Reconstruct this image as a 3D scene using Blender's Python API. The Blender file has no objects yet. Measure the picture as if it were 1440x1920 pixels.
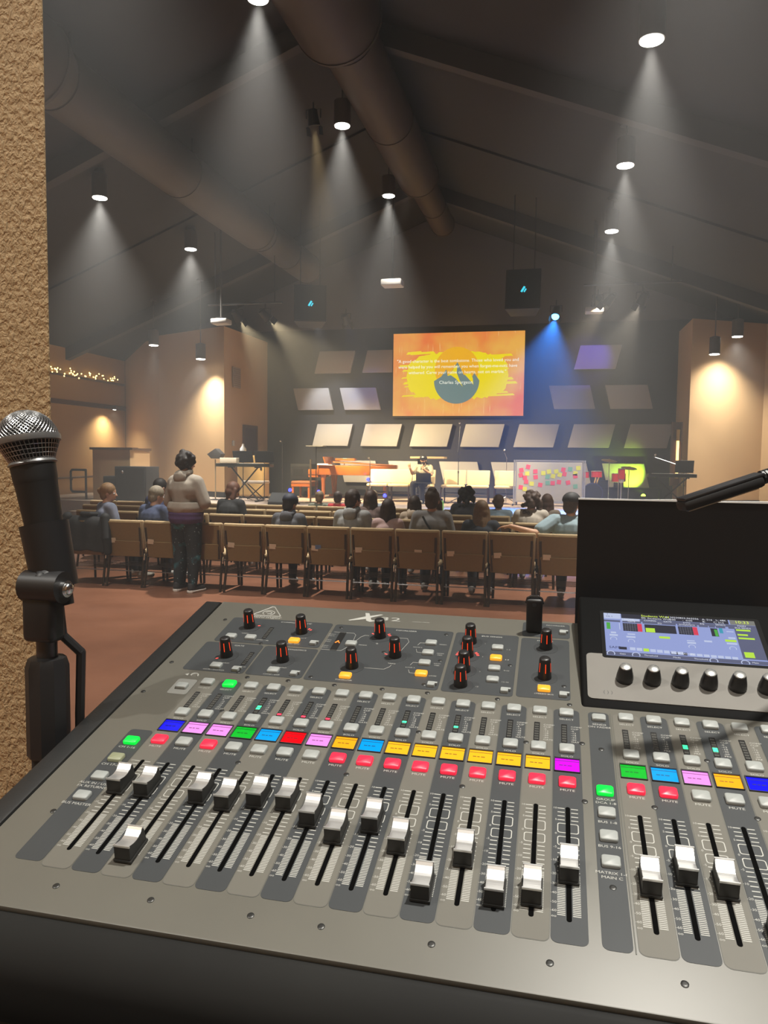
import bpy, bmesh, math, random
from mathutils import Vector, Matrix, Euler, Quaternion
random.seed(7)
R = math.radians
SC = bpy.context.scene
COL = SC.collection

# ---------------------------------------------------------------- camera
cam_d = bpy.data.cameras.new('camera'); cam = bpy.data.objects.new('camera', cam_d); COL.objects.link(cam)
cam_d.sensor_fit = 'HORIZONTAL'; cam_d.sensor_width = 36.0; cam_d.lens = 36.0 * 1420 / 1440
cam_d.clip_start = 0.02; cam_d.clip_end = 200
RW = Matrix(((0.973034, 0.230402, 0.010972), (0.02695, -0.066317, -0.997435), (-0.229083, 0.970833, -0.070738)))
ax = [Vector(RW[0]), -Vector(RW[1]), -Vector(RW[2])]
m4 = Matrix.Identity(4)
for i in range(3):
    for j in range(3): m4[j][i] = ax[i][j]
m4.translation = Vector((0, 0, 1.65)); cam.matrix_world = m4
SC.camera = cam
# ---------------------------------------------------------------- world: thin stage haze in the dark hall air
W = bpy.data.worlds.new('world'); SC.world = W; W.use_nodes = True
nt = W.node_tree; bg = nt.nodes['Background']; bg.inputs[0].default_value = (0.10, 0.09, 0.08, 1); bg.inputs[1].default_value = 0.0
vs = nt.nodes.new('ShaderNodeVolumeScatter'); vs.inputs['Color'].default_value = (1, 1, 1, 1)
vs.inputs['Density'].default_value = 0.0085; vs.inputs['Anisotropy'].default_value = 0.25
nt.links.new(vs.outputs[0], nt.nodes['World Output'].inputs['Volume'])
# ---------------------------------------------------------------- exposure
vw = SC.view_settings; vw.view_transform = 'Standard'; vw.look = 'None'; vw.gamma = 1.0; vw.use_curve_mapping = False; vw.exposure = 0.0
SC.cycles.use_denoising = True
SC.cycles.use_adaptive_sampling = True; SC.cycles.adaptive_threshold = 0.02
SC.cycles.max_bounces = 4; SC.cycles.diffuse_bounces = 3; SC.cycles.glossy_bounces = 3; SC.cycles.volume_bounces = 0
SC.cycles.sample_clamp_indirect = 4.0; SC.cycles.caustics_reflective = False; SC.cycles.caustics_refractive = False

# light levels (watts) used by the lamps' own builders
PENDANT_W = 3200.0; WASH_W = 1700.0; STAGE_W = 4500.0

# ---------------------------------------------------------------- helpers
def lerp(a, b, t): return a + (b - a) * t
class MB:
    """collects geometry; build() links it as one mesh object"""
    def __init__(s): s.v = []; s.f = []; s.mi = []; s.cur = 0
    def add(s, vs, fs, M=None):
        o = len(s.v)
        s.v += [tuple(M @ Vector(p)) for p in vs] if M is not None else [tuple(p) for p in vs]
        s.f += [tuple(i + o for i in f) for f in fs]; s.mi += [s.cur] * len(fs); return s
    def box(s, c, d, rot=None):
        x, y, z = d[0]/2, d[1]/2, d[2]/2
        M = Matrix.Translation(c) @ (rot.to_matrix().to_4x4() if rot is not None else Matrix.Identity(4))
        return s.add([(-x,-y,-z),(x,-y,-z),(x,y,-z),(-x,y,-z),(-x,-y,z),(x,-y,z),(x,y,z),(-x,y,z)],
                     [(0,3,2,1),(4,5,6,7),(0,1,5,4),(1,2,6,5),(2,3,7,6),(3,0,4,7)], M)
    def bx(s, x0, x1, y0, y1, z0, z1): return s.box(((x0+x1)/2,(y0+y1)/2,(z0+z1)/2), (x1-x0,y1-y0,z1-z0))
    def quad(s, a, b, c, d): return s.add([a,b,c,d], [(0,1,2,3)])
    def cyl(s, p0, p1, r0, r1=None, n=12, caps=True):
        r1 = r0 if r1 is None else r1
        p0, p1 = Vector(p0), Vector(p1); q = (p1-p0).to_track_quat('Z','Y').to_matrix()
        vs = []
        for p, r in ((p0,r0),(p1,r1)):
            for i in range(n):
                a = 2*math.pi*i/n; vs.append(p + q @ Vector((r*math.cos(a), r*math.sin(a), 0)))
        fs = [(i,(i+1)%n,n+(i+1)%n,n+i) for i in range(n)]
        if caps: fs += [tuple(range(n-1,-1,-1)), tuple(range(n,2*n))]
        return s.add(vs, fs)
    def ell(s, c, r, n=12, m=8, rot=None):
        if isinstance(r, (int,float)): r = (r,r,r)
        vs = [(0,0,-r[2])]
        for j in range(1,m):
            t = math.pi*j/m - math.pi/2
            for i in range(n):
                a = 2*math.pi*i/n; vs.append((r[0]*math.cos(t)*math.cos(a), r[1]*math.cos(t)*math.sin(a), r[2]*math.sin(t)))
        vs.append((0,0,r[2])); fs = [(0,1+(i+1)%n,1+i) for i in range(n)]
        for j in range(m-2):
            for i in range(n): fs.append((1+j*n+i, 1+j*n+(i+1)%n, 1+(j+1)*n+(i+1)%n, 1+(j+1)*n+i))
        k = 1+(m-2)*n; fs += [(k+i, k+(i+1)%n, len(vs)-1) for i in range(n)]
        M = Matrix.Translation(c) @ (rot.to_matrix().to_4x4() if rot is not None else Matrix.Identity(4))
        return s.add(vs, fs, M)
    def cap(s, p0, r0, p1, r1, n=10):
        s.cyl(p0, p1, r0, r1, n); s.ell(p0, r0, n, 6); s.ell(p1, r1, n, 6); return s
    def tube(s, pts, r, n=8):
        for a, b in zip(pts, pts[1:]): s.cyl(a, b, r, r, n)
        for p in pts[1:-1]: s.ell(p, r, n, 6)
        return s
    def prism(s, poly, z0, z1, M=None):
        n = len(poly); vs = [(x,y,z0) for x,y in poly] + [(x,y,z1) for x,y in poly]
        fs = [tuple(range(n-1,-1,-1)), tuple(range(n,2*n))] + [(i,(i+1)%n,n+(i+1)%n,n+i) for i in range(n)]
        return s.add(vs, fs, M)
    def lathe(s, prof, n=16, M=None):
        vs = []; fs = []
        for r, z in prof:
            for i in range(n):
                a = 2*math.pi*i/n; vs.append((r*math.cos(a), r*math.sin(a), z))
        for j in range(len(prof)-1):
            for i in range(n): fs.append((j*n+i, j*n+(i+1)%n, (j+1)*n+(i+1)%n, (j+1)*n+i))
        fs.append(tuple(range(n-1,-1,-1))); k = (len(prof)-1)*n; fs.append(tuple(range(k,k+n)))
        return s.add(vs, fs, M)
    def text(s, t, size, M, align='CENTER', sx=1.0):
        v, f = glyphs(t, align); S = Matrix.Diagonal((size*sx, size, size, 1)); return s.add(v, f, M @ S)
    def mesh(s, name):
        me = bpy.data.meshes.new(name); me.from_pydata(s.v, [], s.f); me.update(); return me
    def build(s, name, mat, parent=None, loc=None, rot=None, smooth=False, bevel=0, seg=2, ang=40):
        me = s.mesh(name)
        if bevel:
            bm = bmesh.new(); bm.from_mesh(me); bmesh.ops.remove_doubles(bm, verts=bm.verts, dist=1e-6)
            bmesh.ops.bevel(bm, geom=[e for e in bm.edges if e.is_manifold and e.calc_face_angle(0) > 0.6], offset=bevel, segments=seg, profile=.5, affect='EDGES', clamp_overlap=True)
            bm.to_mesh(me); bm.free(); smooth = True
        mats = mat if isinstance(mat, (list,tuple)) else [mat]
        for m in mats: me.materials.append(m)
        if len(mats) > 1 and not bevel: me.polygons.foreach_set('material_index', s.mi)
        if smooth:
            me.polygons.foreach_set('use_smooth', [True]*len(me.polygons)); me.set_sharp_from_angle(angle=R(ang))
        return link(name, me, parent, loc, rot)
def link(name, me, parent=None, loc=None, rot=None):
    o = bpy.data.objects.new(name, me); COL.objects.link(o)
    if parent is not None: o.parent = parent
    if loc is not None: o.location = loc
    if rot is not None: o.rotation_euler = rot
    return o
_gl = {}
def glyphs(t, align):
    k = (t, align)
    if k not in _gl:
        c = bpy.data.curves.new('t', 'FONT'); c.body = t; c.size = 1; c.resolution_u = 2; c.align_x = align; c.align_y = 'CENTER'
        o = bpy.data.objects.new('t', c); COL.objects.link(o)
        me = bpy.data.meshes.new_from_object(o)
        _gl[k] = ([tuple(v.co) for v in me.vertices], [tuple(p.vertices) for p in me.polygons])
        bpy.data.objects.remove(o); bpy.data.curves.remove(c); bpy.data.meshes.remove(me)
    return _gl[k]
def rrect(x0, y0, x1, y1, r, n=4):
    p = []
    for cx, cy, a0 in ((x1-r,y0+r,-90),(x1-r,y1-r,0),(x0+r,y1-r,90),(x0+r,y0+r,180)):
        for i in range(n+1):
            a = R(a0+90*i/n); p.append((cx+r*math.cos(a), cy+r*math.sin(a)))
    return p
def frame_poly(mb, x0, y0, x1, y1, w, z):
    for a in ((x0,y0,x1,y0+w),(x0,y1-w,x1,y1),(x0,y0,x0+w,y1),(x1-w,y0,x1,y1)):
        mb.add([(a[0],a[1],z),(a[2],a[1],z),(a[2],a[3],z),(a[0],a[3],z)], [(0,1,2,3)])
def thing(name, label, cat, loc=(0,0,0), rotz=0, group=None):
    o = bpy.data.objects.new(name, None); COL.objects.link(o); o.location = loc; o.rotation_euler = (0,0,rotz)
    o.empty_display_size = .1
    return tag(o, label, cat, group)
def tag(o, label, cat, group=None, kind=None):
    o['label'] = label; o['category'] = cat
    if group: o['group'] = group
    if kind: o['kind'] = kind
    return o
def struct(o): o['kind'] = 'structure'; return o
def kids(o): return [c for c in bpy.data.objects if c.parent == o]
def dup(root, loc, rotz, label, group=None, scale=None):
    def cp(o, par):
        c = o.copy(); COL.objects.link(c); c.parent = par
        for ch in tree[o.name]: cp(ch, c)
        return c
    tree = {}
    def scan(o):
        tree[o.name] = list(o.children)
        for ch in o.children: scan(ch)
    scan(root)
    r = cp(root, None); r.location = loc; r.rotation_euler = (0,0,rotz); r['label'] = label
    if group: r['group'] = group
    if scale: r.scale = (scale,)*3
    return r
# ---------------------------------------------------------------- materials
_m = {}
def mat(name, col, rough=.5, metal=0, noise=None, bump=None, emit=None, spec=None, coat=0, coord='Object'):
    """noise=(scale, second colour, contrast); bump=(scale, strength, distance)"""
    if name in _m: return _m[name]
    m = bpy.data.materials.new(name); m.use_nodes = True; n = m.node_tree.nodes; l = m.node_tree.links
    p = n['Principled BSDF']; p.inputs['Base Color'].default_value = (*col, 1); p.inputs['Roughness'].default_value = rough; p.inputs['Metallic'].default_value = metal
    if spec is not None: p.inputs['Specular IOR Level'].default_value = spec
    if coat: p.inputs['Coat Weight'].default_value = coat; p.inputs['Coat Roughness'].default_value = .08
    tc = None
    if noise or bump: tc = n.new('ShaderNodeTexCoord')
    if noise:
        t = n.new('ShaderNodeTexNoise'); t.inputs['Scale'].default_value = noise[0]; t.inputs['Detail'].default_value = 6; t.inputs['Roughness'].default_value = .6
        l.new(tc.outputs[coord], t.inputs['Vector']); r = n.new('ShaderNodeValToRGB'); k = noise[2] if len(noise) > 2 else .25
        r.color_ramp.elements[0].position = .5-k; r.color_ramp.elements[1].position = .5+k
        r.color_ramp.elements[0].color = (*col,1); r.color_ramp.elements[1].color = (*noise[1],1)
        l.new(t.outputs['Fac'], r.inputs['Fac']); l.new(r.outputs[0], p.inputs['Base Color'])
    if bump:
        t = n.new('ShaderNodeTexNoise'); t.inputs['Scale'].default_value = bump[0]; t.inputs['Detail'].default_value = 4
        l.new(tc.outputs[coord], t.inputs['Vector']); b = n.new('ShaderNodeBump'); b.inputs['Strength'].default_value = bump[1]; b.inputs['Distance'].default_value = bump[2]
        l.new(t.outputs['Fac'], b.inputs['Height']); l.new(b.outputs[0], p.inputs['Normal'])
    if emit:
        p.inputs['Emission Color'].default_value = (*emit[0],1); p.inputs['Emission Strength'].default_value = emit[1]; m.cycles.emission_sampling = 'NONE'
    _m[name] = m; return m
def spot(name, parent, loc, target, watts, col, size, blend=.6, radius=.05):
    d = bpy.data.lights.new(name, 'SPOT'); d.energy = watts; d.color = col; d.spot_size = R(size); d.spot_blend = blend; d.shadow_soft_size = radius
    o = bpy.data.objects.new(name, d); COL.objects.link(o)
    if parent is not None: o.parent = parent
    o.location = loc; o.rotation_euler = (Vector(target)-Vector(loc)).to_track_quat('-Z','Y').to_euler()
    return o
BLACK = mat('black plastic', (.012,.012,.013), .45)
BLACKM = mat('matte black', (.010,.010,.010), .75)
CHROME = mat('chrome', (.75,.75,.75), .18, 1)
STEEL = mat('dark steel', (.08,.08,.085), .35, .8)
WHITE = mat('white', (.75,.75,.73), .5)
def ordinal(i): return ['first','second','third','fourth','fifth','sixth','seventh','eighth','ninth','tenth','eleventh','twelfth','thirteenth','fourteenth','fifteenth'][i]
# ================================================================ the hall
TAN = mat('tan wall paint', (.55,.34,.14), .8, noise=(1.2,(.51,.31,.125),.3), bump=(60,.15,.01))
TAN2 = mat('tan tower paint', (.55,.36,.175), .8, noise=(1.0,(.51,.33,.16),.3), bump=(60,.1,.01))
DARKW = mat('charcoal stage wall paint', (.018,.018,.021), .85, noise=(2,(.024,.023,.026),.3))
CEIL = mat('dark ceiling panels', (.030,.027,.024), .85, noise=(.5,(.024,.021,.019),.3))
BEAMM = mat('dark grey beam', (.055,.050,.045), .8)
GABLE = mat('grey gable paint', (.12,.112,.104), .85)
WOODT = mat('brown timber trim', (.10,.045,.018), .5, noise=(6,(.07,.03,.012),.3))
def floor_mat():
    m = mat('stained concrete', (.235,.100,.055), .32, noise=(.9,(.145,.060,.034),.28))
    n = m.node_tree.nodes; l = m.node_tree.links; p = n['Principled BSDF']
    tc = n.new('ShaderNodeTexCoord'); t = n.new('ShaderNodeTexNoise'); t.inputs['Scale'].default_value = 2.2; t.inputs['Detail'].default_value = 8
    r = n.new('ShaderNodeMapRange'); r.inputs[3].default_value = .22; r.inputs[4].default_value = .5
    l.new(tc.outputs['Object'], t.inputs['Vector']); l.new(t.outputs['Fac'], r.inputs[0]); l.new(r.outputs[0], p.inputs['Roughness'])
    return m
XL, XR, XC, YB, YF = -14.8, 6.8, -4.0, 23.6, -3.0
ZR, SL = 9.1, .39
def zc(x): return ZR - SL*abs(x-XC)
struct(MB().bx(XL-.3,XR+.3,YF-.3,YB+.3,-.2,0).build('floor', floor_mat()))
CREAM = mat('pale stage carpet', (.42,.33,.26), .9, noise=(30,(.36,.28,.22),.3))
# ceiling: two sloping slabs, cross beams and seam strips as its pieces
cl = struct(MB().add([(XL,YF,zc(XL)),(XC,YF,ZR),(XC,YB,ZR),(XL,YB,zc(XL)),(XR,YF,zc(XR)),(XR,YB,zc(XR)),
    (XL,YF,zc(XL)+.25),(XC,YF,ZR+.25),(XC,YB,ZR+.25),(XL,YB,zc(XL)+.25),(XR,YF,zc(XR)+.25),(XR,YB,zc(XR)+.25)],
    [(0,1,2,3),(1,4,5,2),(9,8,7,6),(8,11,10,7),(0,6,7,1),(1,7,10,4),(3,2,8,9),(2,5,11,8),(0,3,9,6),(4,10,11,5)]).build('ceiling', CEIL))
def slope_bar(y0, y1, drop, side, name, m):
    xa, xb = (XC, XR) if side > 0 else (XL, XC)
    a, b = zc(xa), zc(xb)
    MB().add([(xa,y0,a-drop),(xb,y0,b-drop),(xb,y1,b-drop),(xa,y1,a-drop),(xa,y0,a+.02),(xb,y0,b+.02),(xb,y1,b+.02),(xa,y1,a+.02)],
        [(0,3,2,1),(4,5,6,7),(0,1,5,4),(1,2,6,5),(2,3,7,6),(3,0,4,7)]).build(name, m, cl)
for y in (4.6, 12.5, 20.4):
    for sd in (1,-1): slope_bar(y, y+.22, .36, sd, 'beam', BEAMM)
for y in (8.6, 16.7):
    for sd in (1,-1): slope_bar(y, y+.06, .05, sd, 'seam_strip', CEIL)
# walls
def wall(name, poly, y0, y1, m):  # polygon in x,z extruded along y
    return struct(MB().prism(poly, y0, y1, Matrix(((1,0,0,0),(0,0,1,0),(0,1,0,0),(0,0,0,1)))).build(name, m))
wb = wall('wall_back', [(XL,0),(XR,0),(XR,zc(XR)),(XC,ZR),(XL,zc(XL))], YB, YB+.25, DARKW)
gp = MB()  # lighter painted gable band above the stage wall
zg = 5.75
gp.prism([(XC-(ZR-zg)/SL,zg),(XC+(ZR-zg)/SL,zg),(XC,ZR-.02)], YB-.03, YB, Matrix(((1,0,0,0),(0,0,1,0),(0,1,0,0),(0,0,0,1))))
gp.build('gable_panel', GABLE, wb)
wall('wall_rear', [(XL,0),(XR,0),(XR,zc(XR)),(XC,ZR),(XL,zc(XL))], YF-.25, YF, TAN)
wl = struct(MB().bx(XL-.25,XL,YF,YB,0,zc(XL)).build('wall_left', TAN))
MB().bx(XL,XL+.05,8,YB,3.18,3.32).build('trim_rail', WOODT, wl)
MB().bx(XL,XL+.03,8,YB,0,.14).build('baseboard', BLACKM, wl)
struct(MB().bx(XR,XR+.25,YF,YB,0,zc(XR)).build('wall_right', TAN))
# stage side walls (angled piers)
TZ = 5.4
def pier(name, pts):
    return struct(MB().prism(pts, 0, TZ).build(name, TAN2))
pl = pier('wall_stage_left', [(-9.55,23.58),(-14.78,23.58),(-12.78,22.32),(-12.45,21.75),(-9.62,20.45)])
pr = pier('wall_stage_right', [(3.15,23.58),(3.2,21.5),(5.26,22.65),(6.78,21.3),(6.78,23.58)])
def baseb(name, par, a, b):
    a, b = Vector(a), Vector(b); d = (b-a).normalized(); n = Vector((d.y,-d.x,0))*.02
    MB().add([a-n,b-n,b+n,a+n]+[p+Vector((0,0,.16)) for p in (a-n,b-n,b+n,a+n)], [(0,1,5,4),(1,2,6,5),(2,3,7,6),(3,0,4,7),(4,5,6,7),(3,2,1,0)]).build(name, BLACKM, par)
baseb('baseboard', pl, (-12.45,21.75,.45), (-9.62,20.45,.45)); baseb('baseboard', pr, (3.2,21.5,.45), (5.26,22.65,.45)); baseb('baseboard', pl, (-9.62,20.45,.45), (-9.55,23.5,.45))
# door and grille in the left pier's stage-side face
d1 = struct(MB().bx(-.02,.03,-.45,.45,0,2.1).build('door_1', mat('dark red door', (.055,.014,.012), .45), loc=(-9.585,22.2,.45)))
fr = MB()
for y in (-.49,.49): fr.bx(-.02,.05,y-.04,y+.04,0,2.18)
fr.bx(-.02,.05,-.45,.45,2.1,2.18); fr.build('door_frame', WOODT, d1)
MB().cyl((.03,-.36,1.0),(.09,-.36,1.0),.025).build('door_handle', CHROME, d1)
g = tag(MB().bx(-.01,.02,-.26,.26,-.3,.3).build('vent_grille', mat('grille paint', (.34,.26,.17), .6), loc=(-9.57,21.2,4.0)), 'square tan vent grille high on the left pier beside the dark stage wall', 'vent')
gg = MB()
for i in range(9): gg.bx(.02,.035,-.22,.22,-.25+i*.06,-.235+i*.06)
gg.build('slats', mat('grille slat', (.22,.16,.10), .6), g)
tag(MB().bx(-.01,.03,-.05,.05,-.08,.08).build('wall_switch', WHITE, loc=(-9.60,21.0,2.05), bevel=.006), 'small pale wall switch beside the dark red stage door', 'switch')
# stage platform
st = struct(MB().prism([(-14.7,23.58),(-14.7,17.8),(-11.2,17.4),(-9.5,16.2),(2.5,16.2),(6.7,18.5),(6.7,23.58)], 0, .45).build('stage_platform', CREAM))
st['label'] = 'pale carpeted stage platform below the dark back wall'
MB().prism([(-12.3,17.75),(-12.3,16.9),(-10.9,16.5),(-9.7,15.8),(-9.5,16.2),(-11.2,17.42)], 0, .22).build('step', mat('tan step carpet', (.22,.15,.09), .9), st)
# low wall with brown cap left of the stage
hw = struct(MB().bx(-12.32,-11.2,18.05,18.25,.45,1.80).bx(-12.32,-12.12,18.05,20.6,.45,1.80).build('wall_low', TAN2))
MB().bx(-12.38,-11.1,18.0,18.3,1.80,1.86).bx(-12.38,-12.06,18.3,20.6,1.80,1.86).build('wall_cap', WOODT, hw)
hr = thing('handrail', 'dark metal loop handrail in front of the low tan wall', 'handrail', (-12.5,18.0,0))
MB().tube([(0,0,.0),(0,0,1.25),(-.42,0,1.25),(-.46,0,1.2),(-.46,0,.72),(-.42,0,.66),(-.02,0,.66)], .03).build('rail_loop', STEEL, hr, smooth=True)
MB().cyl((0,0,0),(0,0,.02),.07).build('base_plate', STEEL, hr)
wr = thing('wall_rail', 'brown wooden handrail running along the left tan wall', 'handrail', (XL,19,0))
MB().tube([(.09,-7.5,.86),(.09,2.9,.97)], .03).build('rail', WOODT, wr, smooth=True)
for y in (-6,-3.5,-1,1.5): MB().tube([(.0,y,.84+.0106*(y+7.5)-.05),(.09,y,.84+.0106*(y+7.5)-.05),(.09,y,.85+.0106*(y+7.5))], .012).build('bracket', STEEL, wr)
# near textured pillar of the sound booth
def stucco():
    m = mat('orange peel stucco', (.50,.355,.19), .75, noise=(3,(.45,.32,.17),.3)); n = m.node_tree.nodes; l = m.node_tree.links; p = n['Principled BSDF']
    tc = n.new('ShaderNodeTexCoord'); mp = n.new('ShaderNodeMapping'); mp.inputs['Scale'].default_value = (1,1,.75)
    t = n.new('ShaderNodeTexNoise'); t.inputs['Scale'].default_value = 150; t.inputs['Detail'].default_value = 3.0; t.inputs['Roughness'].default_value = .5; t.inputs['Distortion'].default_value = .3
    r = n.new('ShaderNodeMapRange'); r.inputs[1].default_value = .36; r.inputs[2].default_value = .66
    b = n.new('ShaderNodeBump'); b.inputs['Strength'].default_value = .7; b.inputs['Distance'].default_value = .0028
    l.new(tc.outputs['Object'], mp.inputs[0]); l.new(mp.outputs[0], t.inputs['Vector']); l.new(t.outputs['Fac'], r.inputs[0]); l.new(r.outputs[0], b.inputs['Height']); l.new(b.outputs[0], p.inputs['Normal'])
    return m
struct(MB().prism([(-.728,.97),(-1.0,1.22),(-3.0,1.22),(-3.0,.97)], 0, 4.2).build('wall_booth', stucco(), bevel=.008, seg=3))
cb = MB().tube([(-.872,.95,3.2),(-.872,.95,2.4),(-.868,.95,2.26),(-.862,.95,2.18),(-.868,.95,2.12),(-.885,.95,2.05),(-.91,.95,1.98)], .006).build('cable', BLACK, smooth=True)
tag(cb, 'black cable hanging down the textured booth wall at the upper left', 'cable')

# ---------------------------------------------------------------- ducts
DUCT = mat('duct paint', (.075,.065,.055), .6, noise=(1.5,(.062,.054,.046),.3))
DUCTB = mat('brown duct paint', (.050,.032,.023), .6, noise=(1.5,(.042,.027,.019),.3))
def duct(label, x, z, m, secs):
    d = thing('air_duct', label, 'duct', (x, 0, z))
    for y0, y1, r in secs:
        mb = MB(); mb.cyl((0,y0,0),(0,y1,0),r,r,32); mb.build('duct_section', m, d, smooth=True)
        for y in (y0+.02, (y0+y1)/2, y1-.06): MB().cyl((0,y,0),(0,y+.05,0),r+.014,r+.014,32).build('seam_ring', m, d, smooth=True)
    for (a, b) in zip(secs, secs[1:]): MB().cyl((0,a[1],0),(0,b[0],0),a[2],b[2],32,False).build('reducer', m, d, smooth=True)
    for y in (3.5, 7, 10.2, 14, 18, 21):
        hh = zc(x)-z
        if y < secs[-1][1]: MB().bx(-.012,.012,y-.02,y+.02,secs[0][2]*.6,hh).build('hanger_strap', STEEL, d)
    return d
duct('wide grey spiral duct running along the left ceiling slope', -7.23, 7.0, DUCT, [(2.5,9.35,.62),(9.75,17.2,.45),(17.45,20.9,.40)])
duct('thick brown spiral duct hanging under the ceiling ridge', -3.42, 8.10, DUCTB, [(2.5,11.2,.66),(11.55,17.6,.46),(17.9,21.2,.32)])

# ---------------------------------------------------------------- pendant lights
PBODY = mat('pendant body paint', (.075,.06,.05), .5)
LENS = mat('pendant lens', (1,1,1), .4, emit=((1,.96,.86), 14))
def pendant(label, x, y, z, watts, size=56, r=.15, group='cylinder pendant lights under the ceiling', col=(1,.96,.88), body=.42):
    t = thing('pendant_light', label, 'lamp', (x,y,z), 0, group); top = zc(x)-z
    MB().cyl((0,0,.0),(0,0,body),r,r,24).cyl((0,0,body),(0,0,body+.03),r,r*.4,24).build('housing', PBODY, t, smooth=True)
    MB().cyl((0,0,body+.02),(0,0,top),.014,.014,8).build('stem', PBODY, t)
    MB().cyl((0,0,top-.05),(0,0,top+.01),.10,.11,16).build('canopy', BEAMM, t)
    MB().cyl((0,0,-.012),(0,0,.004),r*.9,r*.9,24).build('lens', LENS, t, smooth=True)
    spot('lamp_light', t, (0,0,-.03), (0,0,-5), watts, col, size, 1.0, .10)
    return t
PY = (9.6, 13.45, 17.15)
nm = ('nearest','middle','farthest')
for i, y in enumerate(PY):
    pendant(f'{nm[i]} lit pendant of the row on the right ceiling slope', .86, y, 6.52, PENDANT_W)
    pendant(f'{nm[i]} lit pendant of the row along the brown ridge duct', -4.02, y, 7.58, PENDANT_W*1.3)
for i, y in enumerate(PY[1:]):
    pendant(f'{("nearer","farther")[i]} lit pendant below the grey duct on the left slope', -8.93, y, 6.65, PENDANT_W*1.3, 76)
for i, (x, z, nme) in enumerate(((.86,6.52,'right slope row'),(-4.02,7.58,'ridge row'),(-8.93,6.65,'left slope row'))):
    for j, y in enumerate((5.75, 1.9, -1.95)):
        if (i, j) == (0, 1): x, y = 1.15, .6
        elif i == 0: x = .86
        pendant(f'pendant of the {nme} hanging {("ahead of the booth","level with the booth","behind the booth")[j]}', x, y, z, PENDANT_W*((.9,.9,.9),(.66,.2,.3),(.2,.72,.72))[j][i], 120 if j == 2 else 66)  # rows go on out of view; rearmost ones added to brighten the booth wall
pendant('lit pendant left of the tan left pier of the stage', -11.6, 20.0, 4.83, WASH_W*.5, 56, .14)
pendant('lit pendant washing the broad face of the left pier', -10.2, 20.15, 4.43, WASH_W*.75, 112, .14)
pendant('larger lit pendant in front of the right pier', 4.27, 21.35, 4.88, WASH_W*.85, 112, .14)
pendant('smaller lit pendant beside the edge of the right pier', 3.64, 20.8, 4.37, WASH_W*.35, 60, .13)

t = thing('added_downlight', 'small downlight under the brown trim of the left wall, next to the pier', 'lamp', (XL+.42,22.3,3.14))  # fixture added to wash the wall with light
MB().cyl((0,0,0),(0,0,.14),.06,.06,16).build('housing', PBODY, t, smooth=True); MB().bx(-.42,.0,-.02,.02,.06,.10).build('bracket', STEEL, t); MB().cyl((0,0,-.006),(0,0,.002),.05,.05,14).build('lens', LENS, t)
spot('lamp_light', t, (0,0,-.02), (-.30,-.1,-2), 260, (1,.88,.66), 130, 1.0, .05)
# ================================================================ stage
SZ = .45
PANEL = mat('pale fabric wall panel', (.42,.395,.37), .9, noise=(40,(.38,.36,.335),.3), bump=(300,.2,.002))
rows = {0: (4.35,.09,-7.79,[0,1,5]), 1: (3.19,-.085,-7.93,[0,1,5,6]), 2: (2.03,.09,-7.26+.0,[0,1,2,3,4,5,6]), 3: (.87,-.085,-7.93,[0,1,2,3,4,5,6])}
def panel(label, xc, z0, sk):
    h = .70; w = 1.19
    pts = [(-w/2-sk, z0),(w/2-sk, z0),(w/2+sk, z0+h),(-w/2+sk, z0+h)]
    mb = MB().prism([(x,z-z0) for x,z in pts], 0, .10, Matrix(((1,0,0,0),(0,0,-1,0),(0,1,0,0),(0,0,0,1))))
    tag(mb.build('wall_panel', PANEL, loc=(xc,YB-.05,z0), bevel=.012), label, 'wall panel', 'skewed pale panels on the dark stage wall')
cent = {0: [-7.21,-5.62,.90], 1: [-7.93,-6.36,.19,1.81], 2: [-7.27,-5.66,-4.06,-2.46,-.83,.78,2.40], 3: [-6.35,-4.74,-3.11,-1.5,.15,1.79]}
rn = ('top row','second row','third row','lowest row')
for r, xs in cent.items():
    for i, x in enumerate(xs):
        panel(f'pale skewed panel on the dark wall, {ordinal(i)} from left in the {rn[r]}', x, (4.35,3.18,2.03,.87)[r], (.085,-.085,.085,-.085)[r])
# ---------------------------------------------------------------- projection screen
def emat(name, col, s=1.0): return mat(name, (0,0,0), .9, emit=(col, s), spec=0)
def screen_mat():
    m = bpy.data.materials.new('projected slide background'); m.use_nodes = True; n = m.node_tree.nodes; l = m.node_tree.links
    p = n['Principled BSDF']; p.inputs['Base Color'].default_value = (.05,.05,.05,1); p.inputs['Roughness'].default_value = .9
    tc = n.new('ShaderNodeTexCoord'); t = n.new('ShaderNodeTexNoise'); t.inputs['Scale'].default_value = .8; t.inputs['Detail'].default_value = 3
    l.new(tc.outputs['Object'], t.inputs['Vector']); r = n.new('ShaderNodeValToRGB'); e = r.color_ramp.elements
    e[0].position = .36; e[0].color = (.90,.46,.07,1); e[1].position = .64; e[1].color = (.86,.16,.035,1)
    l.new(t.outputs['Fac'], r.inputs['Fac'])
    mp = n.new('ShaderNodeMapping'); mp.inputs['Scale'].default_value = (14,1,1.1); t2 = n.new('ShaderNodeTexNoise'); t2.inputs['Scale'].default_value = 1.6
    l.new(tc.outputs['Object'], mp.inputs[0]); l.new(mp.outputs[0], t2.inputs['Vector'])
    r2 = n.new('ShaderNodeValToRGB'); r2.color_ramp.elements[0].position = .64; r2.color_ramp.elements[1].position = .74
    l.new(t2.outputs['Fac'], r2.inputs['Fac']); mx = n.new('ShaderNodeMix'); mx.data_type = 'RGBA'
    l.new(r2.outputs[0], mx.inputs[0]); l.new(r.outputs[0], mx.inputs[6]); mx.inputs[7].default_value = (1.0,.62,.25,1)
    l.new(mx.outputs[2], p.inputs['Emission Color']); p.inputs['Emission Strength'].default_value = .95
    return m
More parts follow.
